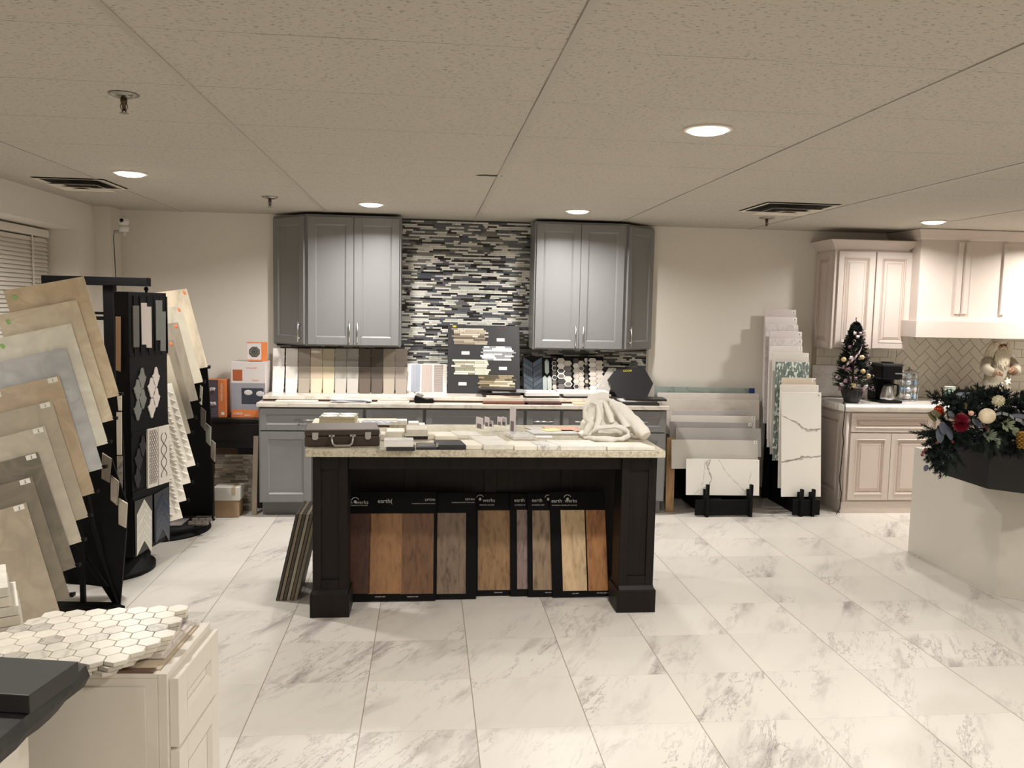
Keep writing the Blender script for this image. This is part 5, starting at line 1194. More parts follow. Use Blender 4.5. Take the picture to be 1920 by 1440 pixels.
# crimson bloom
c = Y(1800, 792, 4.12); f = MB()
for j in range(10):
    for i in range(14):
        a = 2*pi*(i+.5*(j % 2))/14; el_ = j*.16; d = V((cos(a)*cos(el_), -sin(el_), sin(a)*cos(el_))); leaf(f, c+d*.018, d, .036, .0075, 0, V((-sin(a), 0, cos(a))))
f.ball(c, .03, seg=14, rings=10); f.build('crimson_flower', M_((128, 10, 38), .6, noise=.2), t)
def pom(c, r, mat, name, n=90, seed=1):
    f = MB(); q_ = random.Random(seed); f.ball(c, r*.8, seg=14, rings=10)
    for i in range(n):
        zz_ = 1-2*(i+.5)/n; a = i*2.39996; rr = math.sqrt(1-zz_*zz_); d = V((rr*cos(a), rr*sin(a), zz_)); leaf(f, c+d*r*.6, (d+V((q_.uniform(-.4, .4), q_.uniform(-.4, .4), .3))), r*.5, r*.2, 0, d)
    f.build(name, mat, t)
c = Y(1872, 752, 4.2); pom(c, .032, M_((214, 208, 180), .7, noise=.15), 'white_flower')
for (u, v, y, mt, nm) in ((1884, 795, 4.12, M_((120, 130, 100), .7, noise=.3), 'pale_green_leaf_cluster'), (1850, 815, 4.1, M_((98, 108, 86), .7, noise=.3), 'pale_green_leaf_cluster')):
    c = Y(u, v, y); f = MB(); q_ = random.Random(u)
    for i in range(46):
        a = q_.random()*2*pi; d = V((cos(a), -.6, sin(a)*.8)); leaf(f, c+d*.01, d, q_.uniform(.015, .045), .0055, 0, V((q_.uniform(-1, 1), -1, .6)))
    for i in range(16): d = V((1, -.2, -.6+q_.uniform(-.4, .4))); leaf(f, c+d*.04+V((0, 0, -.01)), d, .035, .006, 0)
    f.build(nm, mt, t)
f = MB(); c = Y(1851, 780, 4.1); f.ball(c, .041, seg=20, rings=14); f.build('cream_bauble', M_((220, 204, 176), .45, noise=.25, scale=25), t)
c = Y(1760, 770, 4.2); MB().ball(c, .026, seg=16, rings=10, sc_=(1, 1, 1.15)).build('copper_bauble', M_((150, 44, 18), .12, .7, noise=.1), t)
c = Y(1821, 775, 4.13); MB().ball(c, .014, seg=12, rings=8).build('small_bauble', M_((216, 176, 150), .3, .2), t)
f = MB()
for (u, v) in ((1731, 848), (1735, 843), (1729, 853), (1786, 828), (1850, 803), (1757, 830), (1760, 826), (1845, 800)): f.ball(Y(u, v, 4.2), .0085, seg=8, rings=6)
f.build('berries', M_((96, 18, 26), .3), t)
f = MB(); c = Y(1917, 822, 4.08)
for j in range(9):
    for i in range(7): a = 2*pi*(i+.5*(j % 2))/7; r0 = .03*(1-abs(j-3)/7); leaf(f, c+V((r0*.4*cos(a), r0*.4*sin(a), .04-j*.01)), V((cos(a), sin(a), -.7)), .026, .011, 0, V((cos(a), sin(a), .5)))
f.build('gold_pine_cone', M_((168, 128, 62), .4, .3, noise=.3), t)
f = MB(); 
for k, (u, v) in enumerate(((1868, 775), (1880, 776), (1892, 779), (1905, 786), (1916, 790))): pass
P_ = [Y(u, v, 4.12) for u, v in ((1866, 777), (1880, 775), (1893, 778), (1904, 786), (1919, 790))]
for k in range(4): f.add([P_[k]-V((0, 0, .008)), P_[k]+V((0, 0, .008)), P_[k+1]+V((0, .01, .008)), P_[k+1]-V((0, -.01, .008))], [(0, 1, 2, 3)], 0, True)
f.build('grey_ribbon', M_((130, 132, 136), .35), t)

# ================================================================== LEFT DISPLAY RACKS
def rt_tile(TRp, BRp, y, mat, lb, wpx, grp, sticker=None, dot=None, yb=.09, wy=.15, th=.011, tag2=None, name='tile_sample'):
    tr = Y(*TRp, y); br = Y(*BRp, y-yb); h = br-tr
    tl = Y(TRp[0]+wpx[0], TRp[1]+wpx[1], y-wy); w = tl-tr; w = w-h*(w.dot(h)/h.length_squared)
    q = [tr+w, tr, br, br+w]
    o = MB().slab(q, th).build(name, mat, None, .0012, tag=(lb, 'tile', grp))
    xa = (q[1]-q[0]).normalized(); ya = (q[0]-q[3]).normalized(); W = w.length; Hh = h.length
    if sticker:
        s = .046; sq = sub(q, 1-s/W-.01/W, .006, 1-.012/W, .006+.024/Hh, .0008)
        l = MB().slab(sq, .0006).build('number_sticker', STICK, o); text(sticker, l, bil(sq, .4, .84), xa, ya, .014, INK)
    if dot: MB().ball(bil(q, dot[0], dot[1], .0008), .014, sc_=(1, .15, 1), seg=14, rings=6).build('round_sticker', dot[2], o)
    if tag2:
        sq = sub(q, .02, .02, .24, .02+.028/Hh, .0008); MB().slab(sq, .0006).build('paper_label', STICK, o)
    return o, q
TR_ = [(157, 518), (144, 562), (133, 606), (124, 652), (111, 704), (97, 751), (84, 798), (71, 847), (60, 893), (49, 942)]
BR_ = [(224, 741), (213, 787), (203, 831), (193, 878), (178, 924), (166, 969), (154, 1015), (143, 1063), (132, 1119), (112, 1146)]
SM = lambda c, v, a=.5: marble(c, v, 5, a, .35, w=.09, cloud=.14)
TM = [SM((236, 219, 190), (206, 182, 152)), SM((242, 230, 206), (216, 196, 168)), SM((250, 245, 232), (230, 224, 210)), SM((200, 202, 204), (168, 172, 178)), SM((190, 170, 142), (212, 194, 166)), SM((190, 179, 160), (170, 160, 142)), SM((204, 195, 178), (184, 176, 162)), SM((118, 111, 98), (142, 133, 118)), SM((138, 129, 113), (118, 110, 97)), SM((184, 172, 152), (160, 148, 130))]
LB = ['warm beige stone tile with green dot, topmost and rearmost on the big left rack', 'sandy beige tile with green dot, second from the top of the big left rack', 'cream tile with green dot, third from the top of the big left rack', 'blue grey concrete look tile, fourth from the top of the big left rack',
      'tan brown stone tile with sticker 1 and white label on the left rack', 'greige tile with sticker 1 just below the tan brown tile on the left rack', 'pale greige tile with sticker 2 above the dark brown tile on the left rack', 'dark brown grey tile with sticker 2 on the left rack', 'dark taupe tile with sticker 2 between the darkest and the lowest tiles', 'brownish beige tile with sticker 2, lowest and nearest on the left rack']
GDOT = M_((168, 220, 136), .6)
for i in range(10):
    y = 4.62-.063*i
    rt_tile(TR_[i], BR_[i], y, TM[i], LB[i], (-150, 30), 'tiles on the big left rack', sticker=('1' if i in (4, 5) else '2') if i > 3 else None, dot=(.1, .07, GDOT) if i < 3 else None, tag2=i in (4, 5))
t = T('tile_rack', 'black metal rack carrying the big stepped stone tiles on the left', 'tile rack', (-1.9, 4.7, 0))
f = MB()
def P4(pts, y, th=.02): f.poly([Y(u, v, y) for u, v in pts], th)
P4([(150, 700), (224, 742), (231, 850), (236, 1000), (228, 1096), (190, 1100), (128, 1092), (60, 940)], 4.78)
f.build('side_plate', BLACKM, t)
f = MB(); P4([(192, 852), (209, 860), (224, 905), (239, 945), (237, 992), (225, 1139), (214, 1141), (204, 1100), (190, 960)], 4.615, .012); f.build('fin_plate', BLACKM, t)
f = MB(); a = Z(218, 1138, 0); f.tube([a+V((0, 0, .02)), V((a.x-.12, a.y+.02, .45)), V((a.x-.2, a.y+.05, .95))], .014, seg=8); f.tube([a+V((0, 0, .02)), V((a.x-.22, a.y+.1, .3)), V((a.x-.42, a.y+.15, .6))], .014, seg=8)
f.build('strut', BLACKM, t)
for i in range(10):     # ledges holding each tile
    b0 = Y(*BR_[i], 4.62-.063*i-.09); f = MB(); f.slab([b0+V((-.12, .0, -.002)), b0+V((.012, .0, .014)), b0+V((.012, 0, -.002)), b0+V((-.12, 0, -.018))], .03); 
    if i < 9: f.build('ledge', BLACKM, t)
f = MB(); c = V((-1.86, 4.62, 0)); f.box(c.x-.012, c.x+.012, c.y-.012, c.y+.012, .02, .6); f.build('pedestal', BLACKM, t)
f = MB(); f.prism([(-2.1, 4.5), (-1.64, 4.5), (-1.62, 4.56), (-1.7, 4.62), (-2.1, 4.66)], 2, 0.001, .022); f.build('foot', BLACKM, t, .003)
# sample edges hanging on the rack
def card_px(pts, y, mat, lb, name='tile_sample', grp='small samples hung on the rack edges', th=.008, dy=.0):
    q = [Y(u, v, y+(dy if k in (1, 2) else 0)) for k, (u, v) in enumerate(pts)]
    return MB().slab(q, th).build(name, mat, None, .001, tag=(lb, 'tile', grp)), q
card_px([(191, 849), (208, 860), (204, 905), (190, 897)], 4.606, M_((128, 118, 104), .4), 'small grey brown sample hung on the left rack, uppermost of three', dy=-.02)
o, q = card_px([(207, 891), (222, 903), (219, 948), (207, 938)], 4.606, M_((150, 140, 128), .4), 'small ribbed mosaic sample hung on the left rack, middle of three', dy=-.02)
f = MB()
for i in range(12): f.slab(sub(q, .1, .06+i*.075, .9, .06+i*.075+.05, .002), .002)
f.build('ribs', M_((200, 192, 180), .3), o)
card_px([(222, 934), (238, 944), (235, 990), (222, 983)], 4.606, M_((196, 188, 174), .4), 'small pale sample hung on the left rack, lowest of three', dy=-.02)
card_px([(219, 742), (228, 742), (228, 770), (222, 770)], 4.765, WT, 'white tile edge peeking out between rack and black tower, upper')
card_px([(218, 773), (228, 773), (228, 853), (219, 853)], 4.765, M_((226, 222, 212), .35), 'plain white tile edge between rack and black tower, middle')
card_px([(219, 855), (229, 855), (229, 940), (220, 935)], 4.765, marble((176, 172, 164), (110, 108, 106), 12, .8, .3), 'grey marbled tile edge between rack and black tower, lower')
card_px([(216.5, 594), (226, 594), (226, 697), (217, 694)], 5.04, wood((170, 140, 108), (140, 110, 84), 6), 'tan wood look tile edge beside the black tower post')
# T-frame tower
t = T('display_stand', 'tall black T shaped steel stand behind the left tile rack', 'display stand', (-1.96, 5.33, 0))
p0, p1 = Y(196, 700, 5.3), Y(214.5, 700, 5.3)
MB().box(p0.x, p1.x, 5.3, 5.36, .1, 1.765).build('post', BLACKM, t, .003)
a, b_ = Y(78, 516, 5.3), Y(276, 520, 5.3); MB().box(a.x, b_.x, 5.29, 5.37, a.z-.052, a.z).build('top_bar', BLACKM, t, .003)
a, b_ = Y(150, 584, 5.3), Y(198, 588, 5.3); f = MB(); f.box(a.x, b_.x, 5.31, 5.35, a.z-.016, a.z); f.box(a.x, b_.x, 5.31, 5.35, a.z-.05, a.z-.028); f.build('cross_bar', BLACKM, t, .002)
a = Y(271, 538, 5.3); f = MB(); f.tube([(a.x, 5.33, a.z+.0), (a.x, 5.33, a.z-.05)], .008); f.ball((a.x, 5.33, a.z-.012), .014, seg=10, rings=8); f.build('pivot_pin', BLACKM, t)
MB().lathe([(.29, .001), (.29, .03), (.26, .032), (.26, .13), (.05, .131)], (-1.985, 5.27, 0), 40).build('round_base', BLACKM, t)
# black mosaic panel tower
A = V((-1.742, 5.06, 0)); B = V((-1.668, 5.52, 0)); zt, zb = 1.722, .135; dr = (B-A).normalized(); nr = V((dr.y, -dr.x, 0))
q = [A+V((0, 0, zt)), B+V((0, 0, zt)), B+V((0, 0, zb)), A+V((0, 0, zb))]
tw = T('mosaic_panel_tower', 'black revolving panel with arabesque, chevron and strip mosaic samples', 'sample display', (A+B)/2+V((0, 0, zb)))
MB().slab(q, .085).build('panel', M_((9, 9, 11), .55, spec=.18), tw, .002)
def onp(u, v, off=.0):
    r = ray(u, v); O = V((0, 0, CAMH)); n = nr; t_ = (q[0]-O).dot(n)/r.dot(n); return O+r*t_+n*off
for u in (250.5, 262.5, 277, 289.5, 301, 312): 
    p = onp(u, 600); MB().box(p.x-.001, p.x+.006, p.y-.006, p.y+.006, 1.34, 1.70).build('divider_rib', BLACKM, tw)
for v in (662, 805, 912): 
    p = onp(285, v); P1 = A+nr*.004+V((0, 0, p.z)); P2 = B+nr*.004+V((0, 0, p.z)); MB().slab([P1+V((0, 0, .012)), P2+V((0, 0, .012)), P2-V((0, 0, .012)), P1-V((0, 0, .012))], .01).build('shelf_rib', BLACKM, tw)
def pp(pts, mat, name, th=.006, lb=None, par=None):
    f = MB(); f.poly([onp(u, v, .008) for u, v in pts], th); return f.build(name, mat, par or tw, 0, label=lb)
LGm = M_((110, 108, 104), .3); WHm = M_((224, 214, 208), .25, noise=.03); SGm = M_((128, 130, 126), .25)
pp([(247.5, 573), (258.5, 573), (259, 651), (248.5, 651)], LGm, 'strip_sample', lb='dark grey strip pair')
pp([(262.5, 568), (273, 568), (273, 575), (281.5, 575), (282.5, 652), (273, 652), (273, 646), (264, 646)], WHm, 'strip_sample', lb='white stepped strip')
pp([(290.5, 563), (302, 563), (302, 584), (308.5, 584), (308.5, 658), (299, 658), (299, 638), (291, 638)], SGm, 'strip_sample', lb='grey stepped strip')
def arab(cx, cy, w, h, mat, name='arabesque_tile', lb=None):
    pts = []
    for a, b_ in ((0, -1), (.28, -.88), (.42, -.6), (.5, -.38), (.75, -.2), (1, -.08), (.82, .0), (.8, .2), (.55, .42), (.42, .62), (.28, .88), (0, 1), (-.28, .88), (-.42, .62), (-.55, .42), (-.8, .2), (-.82, 0), (-1, -.08), (-.75, -.2), (-.5, -.38), (-.42, -.6), (-.28, -.88)): pts.append((cx+a*w, cy+b_*h))
    pp(pts, mat, name, lb=lb)
for (x, y, w_, h_) in ((265, 709, 7.5, 20), (256.5, 731, 8, 20), (266, 748, 7.5, 19), (256.5, 769, 8, 20)): arab(x, y, w_, h_, SGm, lb='grey arabesque tile')
for (x, y, w_, h_) in ((291, 707, 7, 19), (282.5, 727, 7.5, 19), (291.5, 745, 7, 19), (283, 765, 7.5, 19)): arab(x, y, w_, h_, WHm, lb='white arabesque tile')
for (x, y, w_, h_) in ((266, 836, 7, 20), (258, 862, 8, 22), (256, 896, 7, 20)): arab(x, y, w_, h_, M_((52, 50, 52), .2, noise=.1), lb='black arabesque tile')
wbq = [onp(273.5, 805, .012), onp(313.5, 796, .012), onp(315, 903, .012), onp(274, 916, .012)]
o = MB().slab(wbq, .01).build('patterned_white_board', M_((226, 218, 208), .4), tw)
f = MB()
for i in range(19):
    for j in range(4):
        c = bil(wbq, .09+j*.085+(0.04 if i % 2 else 0), .06+i*.047, .001); f.tube([c+dr*.011*cos(a)+V((0, 0, .011*sin(a))) for a in [2*pi*k/8 for k in range(9)]], .0014, seg=4)
c0, c1 = bil(wbq, .46, .0, .001), bil(wbq, .46, 1, .001); f.tube([c0, c1], .0015, seg=4)
for s_ in (1, -1): f.tube([bil(wbq, .73+s_*.13*sin(k*.55+.5), .12+k*.038, .001) for k in range(21)], .0028, seg=5)
f.build('fretwork_pattern', M_((110, 96, 88), .5), o)
def chev(u0, u1, v0, v1, slope, mat, mats, lb):
    um = (u0+u1)/2; f = MB()
    n = 7
    for i in range(n):
        va, vb = v0+(v1-v0)*i/n, v0+(v1-v0)*(i+.94)/n
        for s_ in (0, 1):
            e = u0 if s_ == 0 else u1; d = slope*(e-um)*(1)
            dd = 26
            p = [onp(e, va+dd+(-.25*(e-um)), .01), onp(um, va, .01), onp(um, vb, .01), onp(e, vb+dd+(-.25*(e-um)), .01)]
            if s_: p = [p[1], p[0], p[3], p[2]]
            f.poly(p, .005, (i+s_) % 2)
    f.build('chevron_sample', mats, tw, label=lb)
pp([(250, 940), (283, 928), (284, 1022), (252, 1044)], M_((58, 56, 52), .6), 'backing_panel', .002); pp([(287, 927), (314, 912), (316, 1000), (288, 1017)], M_((48, 50, 56), .6), 'backing_panel', .002)
chev(254, 282, 936, 1014, .3, None, [marble((220, 216, 204), (186, 180, 168), 12, .4), M_((208, 206, 194), .3)], 'white marble chevron sample')
chev(290, 315, 925, 992, .3, None, [M_((44, 52, 68), .3), M_((54, 62, 78), .3)], 'dark blue chevron sample')
# right hand rack with planks and reliefs
YT = 6.16
pl_ = [((350, 541), (390, 688), (206, 192, 168), 'cream wood look tile with orange dot, rearmost on the small rack', 1), ((340, 573), (381, 716), (190, 182, 164), 'grey cream wood look tile, second from the back on the small rack', 1), ((334, 604), (372, 750), (146, 136, 120), 'grey brown wood look tile, third on the small rack', 1),
       ((325, 637), (364, 783), (128, 118, 102), 'brown grey wood look tile with orange dot, fourth on the small rack', 1), ((317, 666), (358, 812), (168, 158, 140), 'plain greige tile on the small rack above the white reliefs', 0)]
OD = M_((226, 120, 70), .6)
for i, (a, b_, c, lb, wd) in enumerate(pl_):
    mt = wood(c, tuple(x*.78 for x in c), 5, .4, 10) if wd else M_(c, .4, noise=.05, scale=6)
    rt_tile(a, b_, YT-.06*i, mt, lb, (-75, 15), 'tiles on the small left rack', dot=(.9, .05, OD) if wd else None)
WR = M_((232, 226, 214), .4, noise=.02)
for i, (a, b_, kk) in enumerate((((322, 718), (367, 872), 0), ((316, 752), (358, 905), 0), ((309, 786), (350, 938), 1), ((302, 820), (343, 971), 1))):
    o, q_ = rt_tile(a, b_, YT-.06*(i+5), WR, 'white relief tile on the small rack, %s' % ('uppermost with folded triangles', 'second with folded triangles', 'third with small pyramid blocks', 'lowest and nearest the floor')[i], (-60, 12), 'white relief tiles on the small rack')
    f = MB(); nrm = (q_[3]-q_[0]).cross(q_[1]-q_[0]).normalized()
    for k in range(9):
        for j in range(3):
            u_, v_ = .3+.24*j, .08+.095*k+(.045 if j % 2 else 0)
            a_, b2, c_ = bil(q_, u_, v_, .0), bil(q_, u_+.2, v_+.035, .0), bil(q_, u_+.02, v_+.075, .0); d_ = bil(q_, u_+.16, v_+.06, .016)
            f.add([a_, b2, c_, d_], [(0, 3, 1), (1, 3, 2), (2, 3, 0)])
    f.build('relief_pattern', WR, o)
t = T('tile_rack', 'small black revolving rack of wood look planks and white relief tiles', 'tile rack', (-1.98, 6.2, 0))
f = MB(); f.lathe([(.36, .001), (.36, .012), (.33, .03), (.33, .034), (.35, .05), (.35, .075), (.05, .076)], (-1.95, 6.2, 0), 44); f.build('round_base', BLACKM, t)
f = MB(); P4([(330, 640), (388, 690), (392, 735), (399, 868), (402, 976), (330, 990), (318, 700)], 6.3, .02); f.build('side_plate', BLACKM, t)
f = MB(); a = Y(400, 975, 6.22); f.box(a.x-.006, a.x+.006, 6.2, 6.24, .07, Y(400, 866, 6.22).z); f.build('upright', BLACKM, t)
for i in range(9):
    bb = (pl_[i][1] if i < 5 else ((367, 872), (358, 905), (350, 938), (343, 971))[i-5]); b0 = Y(*bb, YT-.06*i-.09); f = MB(); f.slab([b0+V((-.06, 0, 0)), b0+V((.012, 0, .012)), b0+V((.012, 0, -.012)), b0+V((-.06, 0, -.022))], .025)
    if i < 8: f.build('ledge', BLACKM, t)
for (pts, c, lb) in (([(376, 763), (385, 771), (384, 808), (376, 797)], (92, 84, 78), 'small dark sample hung on the small rack, uppermost'), ([(385, 793), (395, 801), (394, 837), (386, 828)], (140, 144, 132), 'small green grey sample hung on the small rack, middle'), ([(395, 824), (403, 831), (402, 866), (395, 858)], (140, 130, 120), 'small taupe sample hung on the small rack, lowest')):
    card_px(pts, 6.24, M_(c, .35), lb, dy=-.03)
card_px([(375, 722), (380, 726), (378, 760), (374, 756)], 6.2, WT, 'narrow white sample beneath the planks of the small rack')
# mosaics on the round base
a, b_ = Z(322, 977, .077), Z(350, 985, .077); f = MB(); c = Z(334, 981, .077); f.box(c.x-.07, c.x+.05, c.y-.1, c.y+.12, .0772, .083, 0); 
for k in range(10): f.tube([(c.x-.06+.011*k, c.y-.09, .0835), (c.x-.04+.009*k, c.y+.0, .0835), (c.x-.065+.012*k, c.y+.11, .0835)], .0025, 1, 5)
f.build('mosaic_sample', [M_((60, 54, 56), .4), M_((176, 168, 164), .4)], tag=('dark mosaic with pale wavy lines lying on the small rack base', 'mosaic sheet'))
f = MB(); c = Z(375, 978, .077)
for i in range(3):
    for j in range(5): f.box(c.x-.07+i*.048+(.0 if j % 2 else .015), c.x-.03+i*.048+(.0 if j % 2 else .015), c.y-.11+j*.048, c.y-.07+j*.048, .0772, .088)
f.build('mosaic_sample', M_((120, 114, 106), .4, noise=.15), tag=('grey square mosaic lying on the small rack base', 'mosaic sheet'))

# ================================================================== BACK LEFT CORNER: table and boxes
t = T('side_table', 'black wooden side table with a drawer under the orange boxes', 'table', (-1.58, 7.0, 0)); DK = M_((14, 10, 10), .4, noise=.1)
MB().box(-1.85, -1.325, 6.8, 7.19, .715, .745).build('table_top', DK, t, .006)
MB().box(-1.83, -1.335, 6.83, 7.17, .50, .714).build('body', DK, t, .003)
MB().box(-1.80, -1.345, 6.82, 6.829, .56, .70).build('drawer', DK, t, .003)
for x in (-1.82, -1.375):
    for y in (6.84, 7.14): MB().box(x, x+.035, y, y+.035, 0.001, .5).build('leg', DK, t, .002)
TBZ = .746; OR = M_((224, 130, 72), .5, noise=.04); BXW = M_((214, 206, 204), .5, noise=.03); BXG = M_((150, 148, 156), .5)
def carton(u0, u1, v0, yf, dp, z0, base_mat, lb, grp=None):
    a, b_ = Y(u0, v0, yf), Y(u1, v0, yf); z1 = a.z; t = T('product_box', lb, 'box', ((a.x+b_.x)/2, yf+dp/2, z0), grp)
    MB().box(a.x, b_.x, yf, yf+dp, z0+.001, z1).build('carton', base_mat, t, .002)
    qq = [V((a.x, yf, z1)), V((b_.x, yf, z1)), V((b_.x, yf, z0)), V((a.x, yf, z0))]
    return t, qq
xa, ya = V((1, 0, 0)), V((0, 0, 1))
def prn(t, qq, u0, v0, u1, v1, mat, name='printed_panel', off=.0008): return MB().slab(sub(qq, u0, v0, u1, v1, off), .0006).build(name, mat, t)
t, qq = carton(433, 497, 678, 6.86, .22, TBZ, BXW, 'white and orange shower accessory box with basket picture, on the black side table')
prn(t, qq, .0, .38, 1, .86, BXG); prn(t, qq, 0, .86, 1, 1, OR); prn(t, qq, .05, .14, .33, .34, M_((166, 88, 52), .5), 'picture', .0012); prn(t, qq, .3, .47, .95, .76, M_((60, 62, 74), .4, noise=.4, scale=60), 'picture', .0012)
f = MB()
for (u, v) in ((.5, .55), (.85, .57)): f.ball(bil(qq, u, v, .002), .028, sc_=(1.2, .06, .8), seg=14, rings=6)
f.build('picture', M_((206, 204, 204), .5), t)
text('SCHLUTER', t, bil(qq, .45, .12, .001), xa, ya, .012, OR); text('Shelf-N', t, bil(qq, .62, .34, .001), xa, ya, .012, OR); text('KERDI', t, bil(qq, .06, .95, .001), xa, ya, .018, STICK); text('KERDI', t, bil(qq, .38, .97, .001), xa, ya, .012, STICK)
t, qq = carton(386, 423, 712, 6.84, .14, TBZ, OR, 'orange and purple drain box with ring picture, left of the shower accessory box')
prn(t, qq, -.25, .0, .62, 1, M_((92, 80, 92), .5)); 
f = MB(); c = bil(qq, .34, .44, .002); f.tube([c+V((.055*cos(a), 0, .06*sin(a))) for a in [radians(k) for k in range(70, 301, 15)]], .016, seg=6); f.build('picture', M_((196, 188, 192), .5), t)
f = MB(); 
for i in range(5): f.slab(sub(qq, .24, .6+i*.085, .6, .605+i*.085+.006, .0014), .0004); f.slab(sub(qq, .24+i*.08, .58, .25+i*.08, .98, .0014), .0004)
f.build('grid_picture', M_((120, 112, 140), .5), t); text('KERDI-DRAIN', t, bil(qq, .84, .55, .001), (0, 0, 1), (-1, 0, 0), .016, STICK); prn(t, qq, .76, .85, .92, .93, STICK, 'logo_mark')
bz = t and Y(450, 677, 6.86).z
t, qq = carton(463, 490, 641, 6.9, .12, bz, BXW, 'small square drain grate box standing on the shower accessory box')
e = .1; f = MB(); f.slab(sub(qq, 1.0, .0, 1.42, 1.0, .0002), .003); f.build('orange_flap', OR, t); prn(t, qq, 0, 0, 1, .06, OR); prn(t, qq, 0, .93, 1, 1, OR)
f = MB(); c = bil(qq, .52, .52, .0015); f.poly([c+V((.045*cos(a), 0, .045*sin(a))) for a in [pi/8-2*pi*k/8 for k in range(8)]], .001); f.build('grate_picture', M_((52, 54, 50), .4), t)
f = MB()
for r in (.034, .024, .012): f.tube([c+V((r*cos(a), -.001, r*sin(a))) for a in [2*pi*k/16 for k in range(17)]], .0018, seg=5)
f.build('grate_rings', M_((150, 150, 144), .3), t)
# boards and cartons under the table
def lean_px(u0, u1, v0, yt, yb, zb, mat, lb, name, cat, th=.012, grp=None):
    tl, tr = Y(u0, v0, yt), Y(u1, v0, yt); tr.z = tl.z; qq = [tl, tr, V((tr.x, yb, zb)), V((tl.x, yb, zb))]
    return MB().slab(qq, th).build(name, mat, None, .001, tag=(lb, cat, grp) if grp else (lb, cat)), qq
o, qq = lean_px(404, 476, 852, 6.86, 6.76, .002, M_((136, 128, 116), .6, noise=.1), 'board of split face brown grey stone mosaic leaning under the side table', 'mosaic_board', 'mosaic board')
f = MB(); r = random.Random(9); n = 24
for j in range(n):
    x = -.02 if j % 4 < 2 else .02
    while x < .93:
        L = r.uniform(.14, .4); f.slab(sub(qq, max(x, 0), j/n+.002, min(x+L, .96 if j % 4 < 2 else .88), (j+.93)/n, .004+r.random()*.003), .006, r.randrange(4)); x += L+.006
f.build('stone_strips', [M_((150, 138, 122), .6, noise=.2), M_((120, 110, 98), .6, noise=.2), M_((168, 158, 142), .6, noise=.2), M_((104, 96, 88), .6, noise=.2)], o)
lean_px(402, 445, 822, 6.95, 6.9, .08, M_((120, 96, 78), .6, noise=.2), 'brown tile sheet behind the stone mosaic board under the side table', 'tile_sample', 'tile')
o, qq = lean_px(446, 478, 812, 6.92, 6.86, .06, M_((26, 25, 26), .5), 'black sample board with white label behind the stone mosaic board', 'sample_board', 'sample board')
prn(o, qq, .2, .03, .72, .07, STICK, 'paper_label')
MB().slab([V((-1.372, 6.70, .62)), V((-1.335, 6.70, .62)), V((-1.338, 6.62, .002)), V((-1.375, 6.62, .002))], .02).build('plank', M_((150, 136, 120), .6, noise=.1), None, .001, tag=('narrow grey beige plank leaning against the left side of the grey cabinets', 'plank'))
def bx(u0, u1, vb, yf, dp, z, h, mat, lb):
    a, b_ = Y(u0, vb, yf), Y(u1, vb, yf); t = T('cardboard_box', lb, 'box', ((a.x+b_.x)/2, yf+dp/2, z)); MB().box(a.x, b_.x, yf, yf+dp, z+.001, z+h).build('carton', mat, t, .003); return t, a, b_
t, a, b_ = bx(398, 447, 970, 6.54, .16, 0, .135, M_((164, 138, 108), .75, noise=.05), 'brown cardboard box on the floor beside the small rack')
t, a, b_ = bx(400, 449, 935, 6.53, .17, .136, .105, M_((206, 202, 194), .6, noise=.03), 'white carton with tape stacked on the brown cardboard box')
MB().box(b_.x-.06, b_.x-.03, 6.528, 6.705, .18, .2415).build('packing_tape', M_((176, 160, 130), .35), t)
# wall camera
c = Y(232, 424, 6.93); t = T('security_camera', 'white round indoor security camera mounted in the upper left corner', 'security camera', c); WC2 = M_((226, 224, 218), .35)
MB().lathe([(.02, -.045), (.034, -.04), (.04, -.01), (.036, .0)], c, 24).build('base', WC2, t); MB().ball(c+V((0, 0, .035)), .042, seg=24, rings=16, sc_=(1, .95, 1.1)).build('head', WC2, t)
d = (V((0, 0, CAMH))-c).normalized(); MB().ball(c+V((0, 0, .04))+V((-.003, -.033, .0)), .017, seg=16, rings=10, sc_=(1, .7, 1)).build('lens', M_((8, 8, 10), .1), t)
f = MB(); f.tube([c+V((0, 0, -.045)), c+V((0, .02, -.06)), c+V((-.06, .1, -.05)), V((-2.53+.004, 7.06, c.z-.04))], .008); f.tube([c+V((0, 0, -.04)), c+V((.005, .0, -.075))], .008); f.build('bracket', WC2, t)
f = MB(); P_ = [Y(u, v, 6.98) for u, v in ((214, 432), (213, 446), (216, 500), (218, 540), (219, 600), (219.5, 700))]; f.tube([c+V((-.01, .03, -.04))]+P_, .0035, seg=6); f.build('camera_cable', M_((60, 56, 52), .5), tag=('thin dark cable running down the wall from the security camera', 'cable'))

# ================================================================== FOREGROUND, BOTTOM LEFT
z1 = .885; n0, n1 = Z(313, 1262, z1), Z(394, 1166, z1); dirf = (n1-n0).normalized(); ang = math.atan2(dirf.y, dirf.x); Wc = (n1-n0).length; Dp = .62
t = T('drawer_cabinet', 'small white drawer cabinet with hexagon mosaic on top in the left foreground', 'cabinet', ((n0+n1)/2-V((.3, 0, z1))))
xf = L2W(n0.x, n0.y, 0, ang)        # local x along the drawer fronts, -y = outwards (to the right in the room)
MB(xf).box(.0, Wc, .02, Dp, .001, z1-.012).build('body', WHITE, t, .002)
f = MB(xf); f.box(0, Wc, .0, .02, .001, z1-.002); f.box(0, .018, .02, .02+Dp-.02, z1-.012, z1-.002); f.box(Wc-.018, Wc, .02, Dp, z1-.012, z1-.002); f.build('face_frame', WHITE, t, .0015)
f = MB(xf); f.box(-.004, 0, .045, Dp, .01, z1-.03); f.build('side_panel', WHITE, t, .001)
for (a, b_) in ((.715, .868), (.41, .707), (.06, .40)): door(t, xf @ Matrix.Translation((.01, -.0, a)), Wc-.012, b_-a, [WHITE, WHITE], 'drawer', .055)
